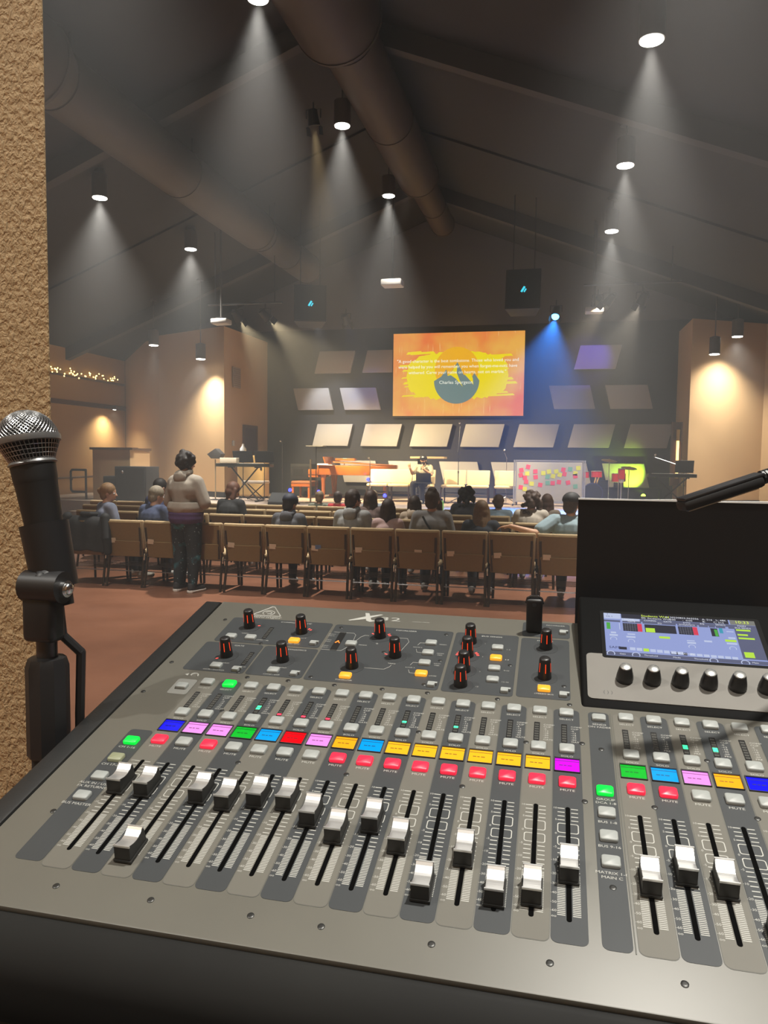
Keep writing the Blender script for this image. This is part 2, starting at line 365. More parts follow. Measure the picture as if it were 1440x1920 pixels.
sc = thing('projection_screen', 'bright orange projected slide with mountain emblem above the stage', 'screen', (-3.25,YB-.22,3.0))
XZ = Matrix(((1,0,0,0),(0,0,-1,0),(0,1,0,0),(0,0,0,1)))
MB().bx(-2.02,2.02,0,.06,-.02,2.52).build('screen_panel', screen_mat(), sc)
MB().bx(-2.06,2.06,.05,.1,-.06,2.56).build('screen_border', BLACKM, sc)
random.seed(3)
def blob(cx, cz, w, h, n, jag, y):
    up = []; dn = []
    for i in range(n+1):
        t = i/n; k = math.sqrt(max(0, 1-(2*t-1)**2))**.55
        x = cx - w/2 + w*t
        up.append((x, cz + h/2*k + random.uniform(-jag,jag)*k)); dn.append((x, cz - h/2*k + random.uniform(-jag,jag)*k))
    vs = [(x,y,z) for x,z in up] + [(x,y,z) for x,z in dn]
    return vs, [(n+1+i, n+2+i, i+1, i) for i in range(n)]
mb = MB(); mb.add(*blob(-.02,1.2,3.15,1.45,40,.05,-.004))
for i in range(26):
    z = random.uniform(.55,1.95); s = random.choice((-1,1)); x = s*random.uniform(.9,1.45); w = random.uniform(.5,.95); h = random.uniform(.03,.08)
    mb.add([(x-w/2,-.004,z-h/2),(x+w/2,-.004,z-h/2+.03),(x+w/2-.06,-.004,z+h/2+.03),(x-w/2+.05,-.004,z+h/2)], [(0,1,2,3)])
mb.build('yellow_brushwork', emat('slide yellow', (1,.80,.01), .95), sc)
def disc(cx, cz, r, y, n=40, a0=0, a1=360): return [(cx+r*math.cos(R(a0+(a1-a0)*i/n)), y, cz+r*math.sin(R(a0+(a1-a0)*i/n))) for i in range(n)]
MB().add(disc(-.02,1.4,.68,-.008), [tuple(range(40))]).build('orange_sun', emat('slide orange', (1,.50,.02), .95), sc)
bp = disc(-.02,1.05,.70,-.012,24,180,360)+[(.68,-.012,1.05),(.52,-.012,1.28),(.42,-.012,1.10),(.40,-.012,1.3),(.2,-.012,1.22),(.0,-.012,1.62),(-.12,-.012,1.42),(-.3,-.012,1.2),(-.34,-.012,1.4),(-.5,-.012,1.18)]
MB().add(bp, [tuple(range(len(bp)))]).build('grey_mountain', emat('slide grey', (.20,.29,.28), .9), sc)
mb = MB()
for pts in ([(-.3,1.2),(-.2,1.22),(-.05,1.12),(.18,.86),(.08,1.05),(-.02,1.3),(.0,1.52),(-.06,1.5),(-.14,1.38)],[(.4,1.28),(.48,1.12),(.5,.92),(.4,1.05),(.28,1.18),(.22,1.24)]):
    mb.add([(x,-.015,z) for x,z in pts], [tuple(range(len(pts)))])
mb.build('snow_streaks', emat('slide yellow', (1,.80,.01), .95), sc)
mb = MB()
for i, t in enumerate(('"A good character is the best tombstone. Those who loved you and',
    'were helped by you will remember you when forget-me-nots have',
    'withered. Carve your name on hearts, not on marble."')):
    mb.text(t, .136, Matrix.Translation((-.02,-.018,1.66-i*.175)) @ XZ)
mb.text('Charles Spurgeon', .145, Matrix.Translation((-.04,-.018,1.0)) @ XZ)
mb.build('quote_text', emat('slide text', (1,1,.85), 1.05), sc)
d = bpy.data.lights.new('slide_glow', 'AREA'); d.shape = 'RECTANGLE'; d.size = 4; d.size_y = 2.5; d.energy = 14; d.color = (1,.6,.15)
o = bpy.data.objects.new('slide_glow', d); COL.objects.link(o); o.parent = sc; o.location = (0,-.05,1.25); o.rotation_euler = (R(90),0,0)

# ---------------------------------------------------------------- hung gear
def hung(loc): return zc(loc[0])-loc[2]
GREYP = mat('pale grey housing', (.42,.40,.37), .5)
def projector(label, loc, s=1, pole=True):
    t = thing('projector', label, 'projector', loc)
    MB().bx(-.25*s,.25*s,-.2*s,.2*s,-.08*s,.07*s).build('body', GREYP, t, bevel=.03*s)
    MB().cyl((0,.19*s,0),(0,.26*s,0),.06*s,.055*s,16).build('lens', BLACK, t, smooth=True)
    MB().bx(-.1,.1,-.1,.1,.07*s,.11*s).build('mount_plate', STEEL, t)
    MB().cyl((0,0,.1*s),(0,0,hung(loc)),.025,.025,8).build('ceiling_pole', BEAMM, t)
    return t
pj = projector('pale projector on a ceiling pole above the orange slide', (-4.1,18.0,5.83))
spot('projector_light', pj, (0,.27,-.02), (.9,5.3,-1.6), 160, (1,.62,.25), 44, .5, .02)
projector('pale flat projector hung in front of the left pier top', (-8.35,17.6,4.98), .85)
projector('pale flat projector hung right of the blue spotlight', (.62,19.3,5.28), .85)
def speaker(label, loc, yaw, tilt):
    t = thing('hanging_speaker', label, 'loudspeaker', loc, yaw)
    q = Euler((tilt,0,0))
    b = MB(); b.add([(-.42,-.02,-.5),(.42,-.02,-.5),(.30,.45,-.5),(-.30,.45,-.5),(-.42,-.02,.5),(.42,-.02,.5),(.30,.45,.5),(-.30,.45,.5)], [(0,3,2,1),(4,5,6,7),(0,1,5,4),(1,2,6,5),(2,3,7,6),(3,0,4,7)])
    c = b.build('cabinet', mat('speaker cabinet', (.016,.016,.018), .6), t, rot=q, bevel=.02)
    MB().bx(-.39,.39,-.035,-.015,-.47,.47).build('grille', mat('speaker grille', (.022,.022,.025), .5, bump=(400,.4,.002)), t, rot=q)
    lg = MB(); lg.box((0,-.042,-.02),(.045,.01,.15),Euler((0,R(30),0))).box((.05,-.042,-.05),(.03,.01,.09),Euler((0,R(30),0)))
    lg.build('logo_badge', mat('cyan badge', (.02,.2,.25), .3, emit=((.05,.7,.9),1.2)), t, rot=q)  # emission stands in for blue light reflected on the logo
    for x in (-.25,.25): MB().cyl((x,.15,.45),(x,.15,hung(loc)),.012,.012,6).build('hanging_cable', STEEL, t)
    return t
speaker('black loudspeaker hung right of the slide, cyan badge', (-1.05,18.6,5.70), 0, R(-12))
speaker('black loudspeaker partly behind the grey duct, cyan badge', (-6.48,18.9,5.62), R(18), R(-12))
def par(label, loc, target, watts, col, size=46, lit=6, light=True, dome=False):
    t = thing('stage_light', label, 'stage light', loc)
    d = (Vector(target)-Vector(loc)).normalized(); q = d.to_track_quat('Z','Y'); e = q.to_euler()
    MB().lathe([(.05,-.17),(.085,-.15),(.095,-.05),(.115,.10),(.12,.12),(.105,.125)], 16).build('can', BLACK, t, rot=e, smooth=True)
    MB().cyl((0,0,.112),(0,0,.118),.10,.10,16).build('lens', mat(f'stage lens {label[:18]}', (1,1,1), .3, emit=(col, lit)), t, rot=e)
    for k, (x, ry) in enumerate(((.13,0),(-.13,0))): MB().box((x,0,.14),(.012,.05,.02)).box((x,0,.215),(.012,.16,.15),Euler((R(0),0,0))).build('barn_door', BLACKM, t, rot=e)
    MB().tube([(-.14,0,0),(-.14,0,.16),(.14,0,.16),(.14,0,0)], .012, 6).build('yoke', STEEL, t)
    MB().cyl((0,0,.16),(0,0,.30),.015,.015,6).build('clamp', STEEL, t)
    if dome: MB().ell((0,0,.12),(.095,.095,.09),14,8).build('lens_dome', mat('blue dome', (.1,.4,1), .3, emit=((.06,.42,1),14)), t, rot=e, smooth=True)
    if light: spot('stage_lamp', t, tuple(d*(.23 if dome else .14)), tuple(d*5), watts, col, size, .7, .06)
    return t
def bar(label, x0, x1, y, z):
    t = thing('lighting_bar', label, 'lighting bar', ((x0+x1)/2,y,z))
    h = (x1-x0)/2; MB().cyl((-h,0,0),(h,0,0),.025,.025,10).build('pipe', STEEL, t, smooth=True)
    for x in (-h*.8,h*.8): MB().cyl((x,0,0),(x,0,zc((x0+x1)/2+x)-z),.012,.012,6).build('drop_rod', STEEL, t)
bar('dark lighting bar above the left pier', -8.9, -6.9, 18.0, 5.48)
bar('dark lighting bar right of the hung loudspeaker', .35, 2.55, 19.0, 5.82)
WARM = (1,.80,.48)
par('left stage light on the left lighting bar', (-8.1,18.0,5.18), (-6.6,21.8,1.2), STAGE_W, WARM, 60)
par('right stage light on the left lighting bar, brightest lens', (-7.35,18.0,5.18), (-3.9,21.8,1.3), STAGE_W*1.15, WARM, 58)
par('left stage light on the right lighting bar', (.95,19.0,5.45), (-2.7,21.3,1.3), STAGE_W*.6, WARM, 54)
par('right stage light on the right lighting bar', (1.7,19.0,5.45), (-.2,20.9,1.3), STAGE_W*.42, (1,.86,.66), 62)
par('glowing blue spotlight beside the right hung loudspeaker', (-.28,19.4,5.28), (-1.0,16.6,.4), 6500, (.03,.25,1), 64, 80, True, True)
par('purple spotlight aimed at the upper right wall panel', (.75,20.6,5.75), (.55,23.4,4.7), 330, (.12,.06,1), 34, 1)
par('blue spotlight hidden behind the grey duct end', (-6.1,20.9,5.55), (-5.9,23.5,3.2), 150, (.06,.20,1), 46, 4)
par('amber spotlight clipped under the brown ridge duct', (-4.75,14.0,8.0), (-4.5,16.4,0), 3500, (1,.72,.35), 24, 8)
par('dim white spotlight above the wall behind the grey duct', (-7.0,20.9,5.75), (-7.2,23.3,3.2), 700, (.85,.9,1), 40, 2)

# ---------------------------------------------------------------- piano and bench
PW = mat('polished cherry piano wood', (.42,.12,.018), .22, noise=(5,(.33,.085,.012),.3), coat=.4)
t = thing('grand_piano', 'glossy orange-brown grand piano with lid slightly raised', 'piano', (-6.95,21.75,SZ))
# x: keyboard end 0 -> tail 2.15 ; y: width
out = [(0,-.72),(.45,-.72)]+[(.5+1.35*k/8, -.72+.06*(k/8)+.34*max(0,(k-4)/4)**2) for k in range(9)]+[(2.08,-.1),(2.15,.2),(2.12,.5),(1.98,.68),(1.7,.74),(0,.74)]
MB().prism([p for p in out if p[0] >= .28 or True], .70, .98).build('case', PW, t, bevel=.015)
MB().bx(-.30,.0,-.72,.74,.62,.70).bx(-.30,.0,-.74,-.66,.70,.86).bx(-.30,.0,.68,.76,.70,.86).bx(-.03,.05,-.72,.74,.70,.98).build('keybed', PW, t, bevel=.02)
k = MB()
for i in range(26): k.bx(-.27,-.06,-.64+i*.0492,-.595+i*.0492,.70,.725)
k.build('white_keys', mat('ivory', (.8,.78,.7), .3), t)
k = MB()
for i in range(25):
    if i % 7 not in (2,6): k.bx(-.19,-.06,-.605+i*.0492,-.58+i*.0492,.725,.74)
k.build('black_keys', BLACK, t)
lid = MB().prism(out[1:], 0, .03); lid.build('lid', PW, t, loc=(0,0,1.08), rot=(0,R(3),0), bevel=.008)
MB().cyl((.75,-.6,.98),(.78,-.6,1.06),.012).build('lid_prop', PW, t)
MB().box((.12,.0,1.11),(.03,1.0,.24),Euler((0,R(-20),0))).build('music_desk', PW, t, bevel=.006)
for x, y in ((.12,-.58),(.12,.6),(1.75,.35)):
    MB().lathe([(.045,0),(.05,.06),(.035,.08),(.05,.12),(.06,.5),(.075,.6),(.1,.71)], 10).build('leg', PW, t, loc=(x,y,0), smooth=True)
MB().bx(.15,.45,-.12,.14,.05,.12).cyl((.25,-.05,.1),(.2,-.05,.7),.015).cyl((.25,.07,.1),(.2,.07,.7),.015).build('pedal_lyre', PW, t)
tag(MB().bx(-.20,.12,-.15,.2,0,.045).bx(.1,.3,-.3,-.05,.0,.012).build('sheet_music', mat('paper', (.82,.82,.80), .7), loc=(-6.75,21.1,SZ+.985)), 'white sheets of music lying on the piano corner', 'paper')
tag(MB().bx(-.3,.3,-.15,.15,0,.07).build('wooden_box', PW, loc=(-6.35,21.9,SZ+1.115), bevel=.01), 'small orange wooden box on top of the piano lid', 'box')
t = thing('piano_bench', 'orange piano bench with padded brown seat left of the piano', 'bench', (-7.55,21.6,SZ))
MB().bx(-.3,.3,-.4,.4,.42,.50).build('cushion', mat('brown leatherette', (.28,.10,.035), .5), t, bevel=.03)
MB().bx(-.29,.29,-.39,.39,.34,.42).build('apron', PW, t)
for x in (-.25,.25):
    for y in (-.34,.34): MB().bx(x-.03,x+.03,y-.03,y+.03,0,.36).build('leg', PW, t)

# ---------------------------------------------------------------- stands
def mic_stand(label, loc, h, boom=None, mic=True, base='round', m=STEEL):
    t = thing('microphone_stand', label, 'microphone stand', loc)
    if base == 'round': MB().lathe([(.14,0),(.14,.015),(.03,.03)], 20).build('base', m, t, smooth=True)
    else:
        for k in range(3):
            a = R(90+120*k); MB().tube([(0,0,.16),(.3*math.cos(a),.3*math.sin(a),.012)], .012, 6).build('leg', m, t)
    MB().cyl((0,0,.02),(0,0,h*.55),.013).cyl((0,0,h*.55),(0,0,h),.009).build('pole', m, t, smooth=True)
    MB().cyl((0,0,h*.53),(0,0,h*.57),.02).build('clutch', BLACK, t)
    top = Vector((0,0,h))
    if boom:
        b = Vector(boom); MB().cyl(top-b*.25, top+b, .008).build('boom_arm', m, t); MB().cyl(top-b*.3,top-b*.2,.018).build('counterweight', BLACK, t); top = top+b
    if mic:
        MB().cyl(top+Vector((0,-.02,0)),top+Vector((0,-.13,.05)),.014,.022,10).build('microphone_body', BLACK, t, smooth=True); MB().ell(tuple(top+Vector((0,-.155,.06))),.028,10,8).build('microphone_grille', CHROME, t, smooth=True)
    return t
mic_stand('tall thin microphone stand against the dark wall left of the piano', (-8.35,21.8,SZ), 1.62)
mic_stand('straight microphone stand in front of the grand piano', (-5.15,20.1,SZ), 1.15, base='tri', m=CHROME)
mic_stand('tall microphone stand with upright boom behind the cream stage chairs', (-2.75,20.3,SZ), 1.55, (.02,.1,.55), base='tri')
mic_stand('microphone stand left of the whiteboard top', (-1.55,21.4,SZ), 1.25, (-.06,0,.15), base='tri', m=CHROME)
mic_stand('boom microphone stand reaching over the right keyboard', (3.05,20.9,SZ), 1.05, (-.75,0,.26), base='tri', m=CHROME)
def music_stand(label, loc, h, w=.5, tilt=20, m=BLACKM):
    t = thing('music_stand', label, 'music stand', loc)
    for k in range(3):
        a = R(30+120*k); MB().tube([(0,0,.12),(.26*math.cos(a),.26*math.sin(a),.01)], .01, 6).build('leg', m, t)
    MB().cyl((0,0,.1),(0,0,h),.011).build('pole', m, t); MB().box((0,0,h+.12),(w,.012,.33),Euler((R(tilt),0,0))).build('desk', m, t); MB().box((0,.03,h-.03),(w,.05,.012)).build('ledge', m, t)
BEIGE = mat('beige metal', (.34,.27,.17), .5)
t = thing('flat_music_stand', 'thin beige pole stand with flat top beside the piano bench', 'music stand', (-6.55,19.2,SZ))
MB().cyl((0,0,0),(0,0,1.15),.022).build('pole', BEIGE, t, smooth=True); MB().bx(-.24,.24,-.16,.16,1.50,1.525).build('flat_top', mat('grey wood top', (.20,.19,.17), .6), t, loc=(-.05,.6,0)); MB().cyl((-.05,.6,.0),(-.05,.6,1.5),.012).build('thin_post', BLACKM, t); MB().lathe([(.15,0),(.15,.012),(.02,.02)], 16).build('base', BEIGE, t)
# lectern-like table behind the seated speaker
t = thing('standing_table', 'tall table with pale wooden top and dark column behind the speaker', 'table', (-3.72,21.2,SZ))
MB().bx(-.48,.48,-.3,.3,1.20,1.26).build('top', mat('pale maple', (.55,.40,.22), .4), t, bevel=.01)
MB().bx(-.30,-.10,-.1,.1,.03,1.20).build('column', BLACKM, t); MB().bx(-.5,.15,-.25,.25,0,.03).build('base', BLACKM, t)

# ---------------------------------------------------------------- left keyboard rig
def x_keyboard(label, loc, w, yaw=0, h=.93):
    t = thing('stage_keyboard', label, 'keyboard', loc, yaw)
    MB().bx(-w/2,w/2,-.15,.17,h,h+.09).build('body', mat('keyboard body', (.02,.025,.02), .4), t, bevel=.012)
    k = MB(); n = 30
    for i in range(n): k.bx(-w*.42+i*w*.84/n,-w*.42+(i+.88)*w*.84/n,-.14,-.02,h+.09,h+.098)
    k.build('white_keys', mat('ivory', (.8,.78,.7), .3), t)
    k = MB()
    for i in range(8): k.cyl((w*.1+i*.045,.08,h+.09),(w*.1+i*.045,.08,h+.105),.012,.012,8)
    k.build('control_knobs', WHITE, t)
    for s in (-1,1): MB().tube([(-.42*s,.0+.03*s,.02),(.38*s,.0+.03*s,h)], .02, 6).build('cross_leg', BLACKM, t)
    for x in (-.42,.42): MB().cyl((x,-.28,.02),(x,.28,.02),.018).build('foot_bar', BLACKM, t)
    for x in (-.38,.38): MB().cyl((x,-.2,h-.01),(x,.2,h-.01),.018).build('support_bar', BLACKM, t)
    return t
x_keyboard('dark stage keyboard on cross legs in front of the left pier', (-8.35,19.0,SZ), 1.55)
x_keyboard('dark keyboard on cross legs at the right edge of the stage', (2.65,20.2,SZ), 1.15, h=.80)
music_stand('left one of two black music stands behind the left keyboard', (-8.55,19.35,SZ), 1.08, .58, 18); music_stand('right one of two black music stands behind the left keyboard', (-7.95,19.4,SZ), 1.08, .56, 18)
music_stand('black music stand behind the right keyboard', (3.0,20.6,SZ), .95, .45, 18)
tag(MB().bx(-.24,.24,-.1,.1,0,.14).build('paper_stack', mat('warm paper', (.8,.72,.55), .7), loc=(-8.75,18.92,SZ+1.03), bevel=.01), 'pale block of paper standing on the left keyboard end', 'paper')
t = thing('monitor_speaker', 'small wedge speaker on a thin pole left of the left keyboard', 'loudspeaker', (-9.35,19.3,SZ))
MB().cyl((0,0,0),(0,0,1.12),.018).build('pole', BEIGE, t); MB().lathe([(.2,0),(.2,.015),(.03,.03)], 16).build('base', BLACKM, t)
MB().prism([(-.19,0),(-.07,-.12),(.17,-.12),(.24,0),(.06,.16)], -.13, .13, Matrix(((1,0,0,0),(0,0,-1,0),(0,1,0,1.26),(0,0,0,1)))).build('cabinet', mat('grey speaker', (.07,.065,.06), .6), t, bevel=.01)
t = thing('keyboard_stool', 'small pale padded stool under the left keyboard', 'stool', (-8.35,19.75,SZ))
MB().bx(-.35,.35,-.2,.2,.46,.54).build('cushion', mat('pale cushion', (.55,.45,.35), .7), t, bevel=.03)
for s in (-1,1): MB().tube([(-.25*s,0,.02),(.25*s,0,.46)], .016, 6).build('cross_leg', BLACKM, t)
# amp cabinet
t = thing('amplifier_cabinet', 'large cream guitar amplifier cabinet with dark script logo by the stage door', 'amplifier', (-8.78,20.6,SZ))
MB().bx(-.42,.42,-.2,.2,.06,1.24).build('cabinet', mat('cream tolex', (.52,.34,.13), .7, bump=(200,.3,.003)), t, bevel=.03)
MB().bx(-.37,.37,-.212,-.2,.11,1.19).build('grille_cloth', mat('straw grille cloth', (.60,.39,.15), .9, noise=(120,(.5,.33,.13),.3)), t)
MB().tube([(-.33,-.216,1.17),(-.28,-.216,1.05),(-.21,-.216,1.16)], .012, 6).tube([(-.31,-.216,1.04),(-.22,-.216,1.10)], .01, 6).build('gold_emblem', mat('gold emblem', (.45,.33,.03), .4), t)
MB().tube([(-.17+.011*i,-.216,1.105+.022*math.sin(i*1.4)) for i in range(22)], .008, 5).build('script_logo', mat('dark script', (.06,.045,.02), .5), t)
for x in (-.36,.36):
    for y in (-.14,.14): MB().cyl((x,y,0),(x,y,.065),.03).build('foot', BLACK, t)
MB().bx(.30,.36,-.225,-.205,.82,.90).build('input_plate', BLACK, t)
tag(MB().lathe([(.09,0),(.10,.06),(.09,.20),(.035,.27),(.03,.33),(.0001,.335)], 12).build('white_bottle', WHITE, loc=(-9.1,20.6,SZ+1.24), smooth=True), 'white plastic bottle standing on the amplifier cabinet', 'bottle')
t = thing('rack_case', 'black equipment rack case right of the amplifier cabinet', 'rack', (-7.95,22.6,SZ))
MB().bx(-.32,.32,-.3,.3,.03,1.0).build('case', BLACKM, t, bevel=.015); MB().bx(-.27,.27,-.32,-.3,.52,.92).build('rack_unit', STEEL, t); MB().bx(-.22,.1,-.335,-.32,.62,.84).build('front_plate', BLACK, t)
for x in (-.25,.25): MB().cyl((x,-.2,0),(x,-.2,.04),.03).build('caster', BLACK, t)
t = thing('floor_monitor', 'black wedge floor monitor at the front of the stage', 'loudspeaker', (-6.65,17.4,SZ))
MB().prism([(-.2,0),(.24,0),(.24,.12),(-.02,.34),(-.2,.26)], -.3, .3, Matrix(((0,0,1,0),(-1,0,0,0),(0,1,0,0),(0,0,0,1)))).build('cabinet', BLACKM, t, bevel=.015)
MB().bx(-.26,.26,-.26,-.24,.02,.1).build('grille', BLACK, t)
# subwoofers
t = thing('subwoofer', 'large black subwoofer cabinet in front of the low tan wall', 'loudspeaker', (-10.75,17.65,SZ))
MB().bx(-.45,.45,-.32,.32,0,.92).build('cabinet', mat('subwoofer paint', (.012,.012,.012), .6), t, bevel=.015); MB().bx(-.40,.40,-.34,-.32,.05,.87).build('grille', mat('subwoofer grille', (.014,.014,.014), .6, bump=(300,.4,.003)), t)
MB().ell((-.22,-.345,.78),(.035,.01,.035),10,6).build('badge', CHROME, t)
t = thing('subwoofer', 'lower black speaker cabinet left of the large subwoofer', 'loudspeaker', (-11.45,17.75,SZ))
MB().bx(-.2,.2,-.25,.25,0,.66).build('cabinet', BLACKM, t, bevel=.015); MB().bx(-.16,.16,-.265,-.25,.05,.6).build('grille', BLACK, t)

# ---------------------------------------------------------------- whiteboard with notes
t = thing('whiteboard', 'wheeled whiteboard covered in coloured sticky notes right of the chairs', 'whiteboard', (-.36,20.25,SZ))
AL = mat('aluminium', (.55,.55,.54), .35, .7)
MB().bx(-.84,.84,-.012,.012,.12,1.17).build('board', mat('whiteboard enamel', (.50,.48,.42), .3), t)
fb = MB()
for a in ((-.87,.87,.09,.12),(-.87,.87,1.17,1.20)): fb.bx(a[0],a[1],-.02,.02,a[2],a[3])
for x in (-.855,.855): fb.bx(x-.015,x+.015,-.02,.02,.12,1.17)
fb.build('frame', AL, t); MB().bx(-.5,.5,-.07,-.02,.075,.09).build('pen_tray', AL, t)
for x in (-.9,.9):
    MB().bx(x-.02,x+.02,-.02,.02,.06,1.2).build('upright', AL, t); MB().bx(x-.02,x+.02,-.3,.3,.03,.06).build('foot', AL, t)
    for y in (-.28,.28): MB().cyl((x-.015,y,.03),(x+.015,y,.03),.03).build('wheel', BLACK, t)
NC = {'pink': (.85,.10,.16), 'yellow': (.72,.74,.08), 'green': (.20,.46,.33)}
NCM = {k: mat('sticky note '+k, c, .8) for k, c in NC.items()}
nts = [('pink',940,236),('pink',988,210),('yellow',982,262),('pink',937,275),('pink',966,294),('pink',976,325),('pink',938,369),('yellow',967,382),('yellow',1016,340),('pink',1041,245),('pink',1044,288),('pink',1078,348),('yellow',1098,257),('yellow',1138,245),('green',1129,285),('green',1130,332),('pink',1167,333),('yellow',1168,279),('yellow',1190,243),('yellow',1215,268),('pink',1211,324),('pink',1240,228),('pink',1248,262),('green',1288,224),('pink',1276,327),('yellow',1325,255),('pink',1325,276),('yellow',1345,215),('green',1328,355)]
cnt = {}
for c, u, v in sorted(nts, key=lambda q: q[1]):   # laid out on the board face in board coordinates
    x = -.84 + (u-905)/(1375-905)*1.68; z = 1.17 - (v-165)/(475-165)*1.05; cnt[c] = cnt.get(c,0)+1
    o = MB().bx(-.055,.055,-.0015,.0015,-.055,.055).build('sticky_note', NCM[c], loc=(-.36+x,20.236,SZ+z), rot=(0,R(random.uniform(-14,14)),0))
    tag(o, f'{c} sticky note on the whiteboard, {ordinal(cnt[c]-1)} {c} one counted from the left', 'sticky note', f'{c} sticky notes on the whiteboard')

# ---------------------------------------------------------------- drum kit and right-hand stage items
RED = mat('red drum shell', (.45,.02,.02), .3, coat=.3); SKIN = mat('drum skin', (.7,.68,.62), .5); GOLD = mat('cymbal brass', (.65,.42,.12), .3, .9)
t = thing('drum_kit', 'small drum kit with red shells right of the whiteboard', 'drums', (1.0,22.0,SZ))
MB().cyl((-.2,.1,.3),(-.2,-.3,.3),.28,.28,24).build('bass_drum', mat('dark blue shell', (.03,.03,.10), .3), t, smooth=True); MB().cyl((-.2,-.3,.3),(-.2,-.31,.3),.26,.26,24).build('bass_drum_head', BLACK, t)
for i, (x, y, z, r, h) in enumerate(((-.45,-.1,.72,.15,.16),(-.1,-.1,.74,.15,.16),(.5,.05,.62,.19,.22),(-.75,.1,.62,.18,.12))):
    d = MB().cyl((x,y,z),(x,y,z+h),r,r,20).build('drum_shell', RED, t, smooth=True); MB().cyl((x,y,z+h),(x,y,z+h+.012),r+.008,r+.008,20).build('drum_rim', CHROME, d, smooth=True); MB().cyl((x,y,z+h+.005),(x,y,z+h+.014),r-.01,r-.01,20).build('drum_skin', SKIN, d)
    MB().cyl((x,y,0),(x,y,z),.014,.014,6).build('drum_stand', CHROME, t)
for x, y, z in ((-.85,.2,1.15),(.25,.3,1.2),(.75,-.2,1.0)):
    MB().cyl((x,y,0),(x,y,z),.012,.012,6).build('cymbal_stand', CHROME, t); MB().lathe([(.22,0),(.06,.025),(.03,.05),(.0001,.052)], 20, Matrix.Translation((x,y,z)) @ Euler((R(12),R(6),0)).to_matrix().to_4x4()).build('cymbal', GOLD, t, smooth=True)
t = thing('conga_stand', 'thin chrome percussion stand with red and white top right of the drums', 'percussion', (1.5,21.0,SZ))
MB().cyl((0,0,0),(0,0,.85),.018).build('pole', CHROME, t); MB().cyl((0,0,.72),(0,0,.98),.09,.09,14).build('red_drum', RED, t, smooth=True); MB().cyl((0,0,.98),(0,0,1.0),.10,.10,14).build('rim', CHROME, t); MB().ell((.0,0,.68),.07,10,8).build('bracket', WHITE, t)
for k in range(3):
    a = R(120*k+30); MB().tube([(0,0,.12),(.2*math.cos(a),.2*math.sin(a),.01)], .01, 6).build('leg', CHROME, t)
t = thing('equipment_shelf', 'low black shelf of gear under the lowest right wall panels', 'shelf', (1.7,22.7,SZ))
MB().bx(-1.1,1.0,-.25,.25,.40,.44).bx(-1.1,-1.06,-.25,.25,0,.4).bx(.96,1.0,-.25,.25,0,.4).build('shelf_frame', BLACKM, t)
for x, w, h in ((-.6,.3,.2),(-.15,.25,.14)): MB().bx(x-w/2,x+w/2,-.15,.15,.44,.44+h).build('gear_box', BLACK, t)
for x, a, w in ((-.85,12,'left'),(-.80,18,'right')): tag(MB().cyl((0,0,0),(0,.02,.36),.018).build('drum_stick', mat('pale wood', (.6,.38,.16), .6), loc=(1.7+x,22.55,SZ+.44), rot=(0,R(a),0)), f'{w} one of two pale drumsticks standing on the black shelf', 'drumstick', 'drumsticks on the shelf')
t = thing('up_light', 'lime green floor uplight below the lowest right panel', 'stage light', (2.25,22.85,SZ))
MB().bx(-.1,.1,-.08,.08,.03,.2).build('housing', BLACK, t, bevel=.015); MB().cyl((0,.0,.2),(0,.02,.21),.06,.06,14).build('lens', mat('lime lens', (1,1,1), .3, emit=((.55,1,.05),8)), t); MB().bx(-.12,.12,-.04,.04,0,.03).build('base', BLACK, t)
spot('lime_light', t, (0,.02,.24), (-.42,.62,.95), 420, (.55,1,.03), 66, .7, .04)
t = thing('tube_lamp', 'glowing amber tube lamp in a dark wooden frame by the right pier', 'lamp', (2.92,21.6,1.75))
MB().bx(-.12,.12,.0,.05,-.75,.95).build('wood_back', WOODT, t); MB().bx(-.14,-.10,-.08,.05,-.75,.95).bx(.10,.14,-.08,.05,-.75,.95).build('wood_sides', WOODT, t)
MB().cyl((.03,-.05,-.45),(.03,-.05,.45),.035,.035,12).build('tube', mat('amber tube', (1,.8,.5), .3, emit=((1,.55,.16),3.2)), t, smooth=True)
MB().cyl((.03,-.05,.45),(.03,-.05,.75),.04,.05,12).build('lamp_cap', GOLD, t, smooth=True); MB().cyl((.03,-.05,-.55),(.03,-.05,-.45),.05,.04,12).build('lamp_cap', GOLD, t, smooth=True)
MB().bx(-.05,.05,-.05,.05,-1.30,-.75).bx(-.2,.2,-.15,.15,-1.30,-1.26).build('post', WOODT, t)
# little blue indicator lamps on the stage
BLUE = mat('blue indicator', (0,0,1), .3, emit=((.02,.03,1),9))
for i, (x, y, z, w) in enumerate(((-7.65,20.6,.26,'beside the piano bench legs'),(-6.85,20.8,.22,'under the piano keyboard leg'),(-5.85,20.6,.20,'on the floor under the piano belly'),(-5.35,20.7,.60,'high under the piano tail'),(-4.75,20.2,.18,'beneath the leftmost cream chairs'))):
    t = thing('blue_lamp', f'tiny glowing blue lamp {w}', 'lamp', (x,y,SZ)); MB().ell((0,0,z),.05,10,8).build('glow_lens', BLUE, t, smooth=True); MB().cyl((0,0,0),(0,0,z-.03),.012).build('post', BLACK, t); MB().cyl((0,0,0),(0,0,.01),.06).build('base', BLACK, t)
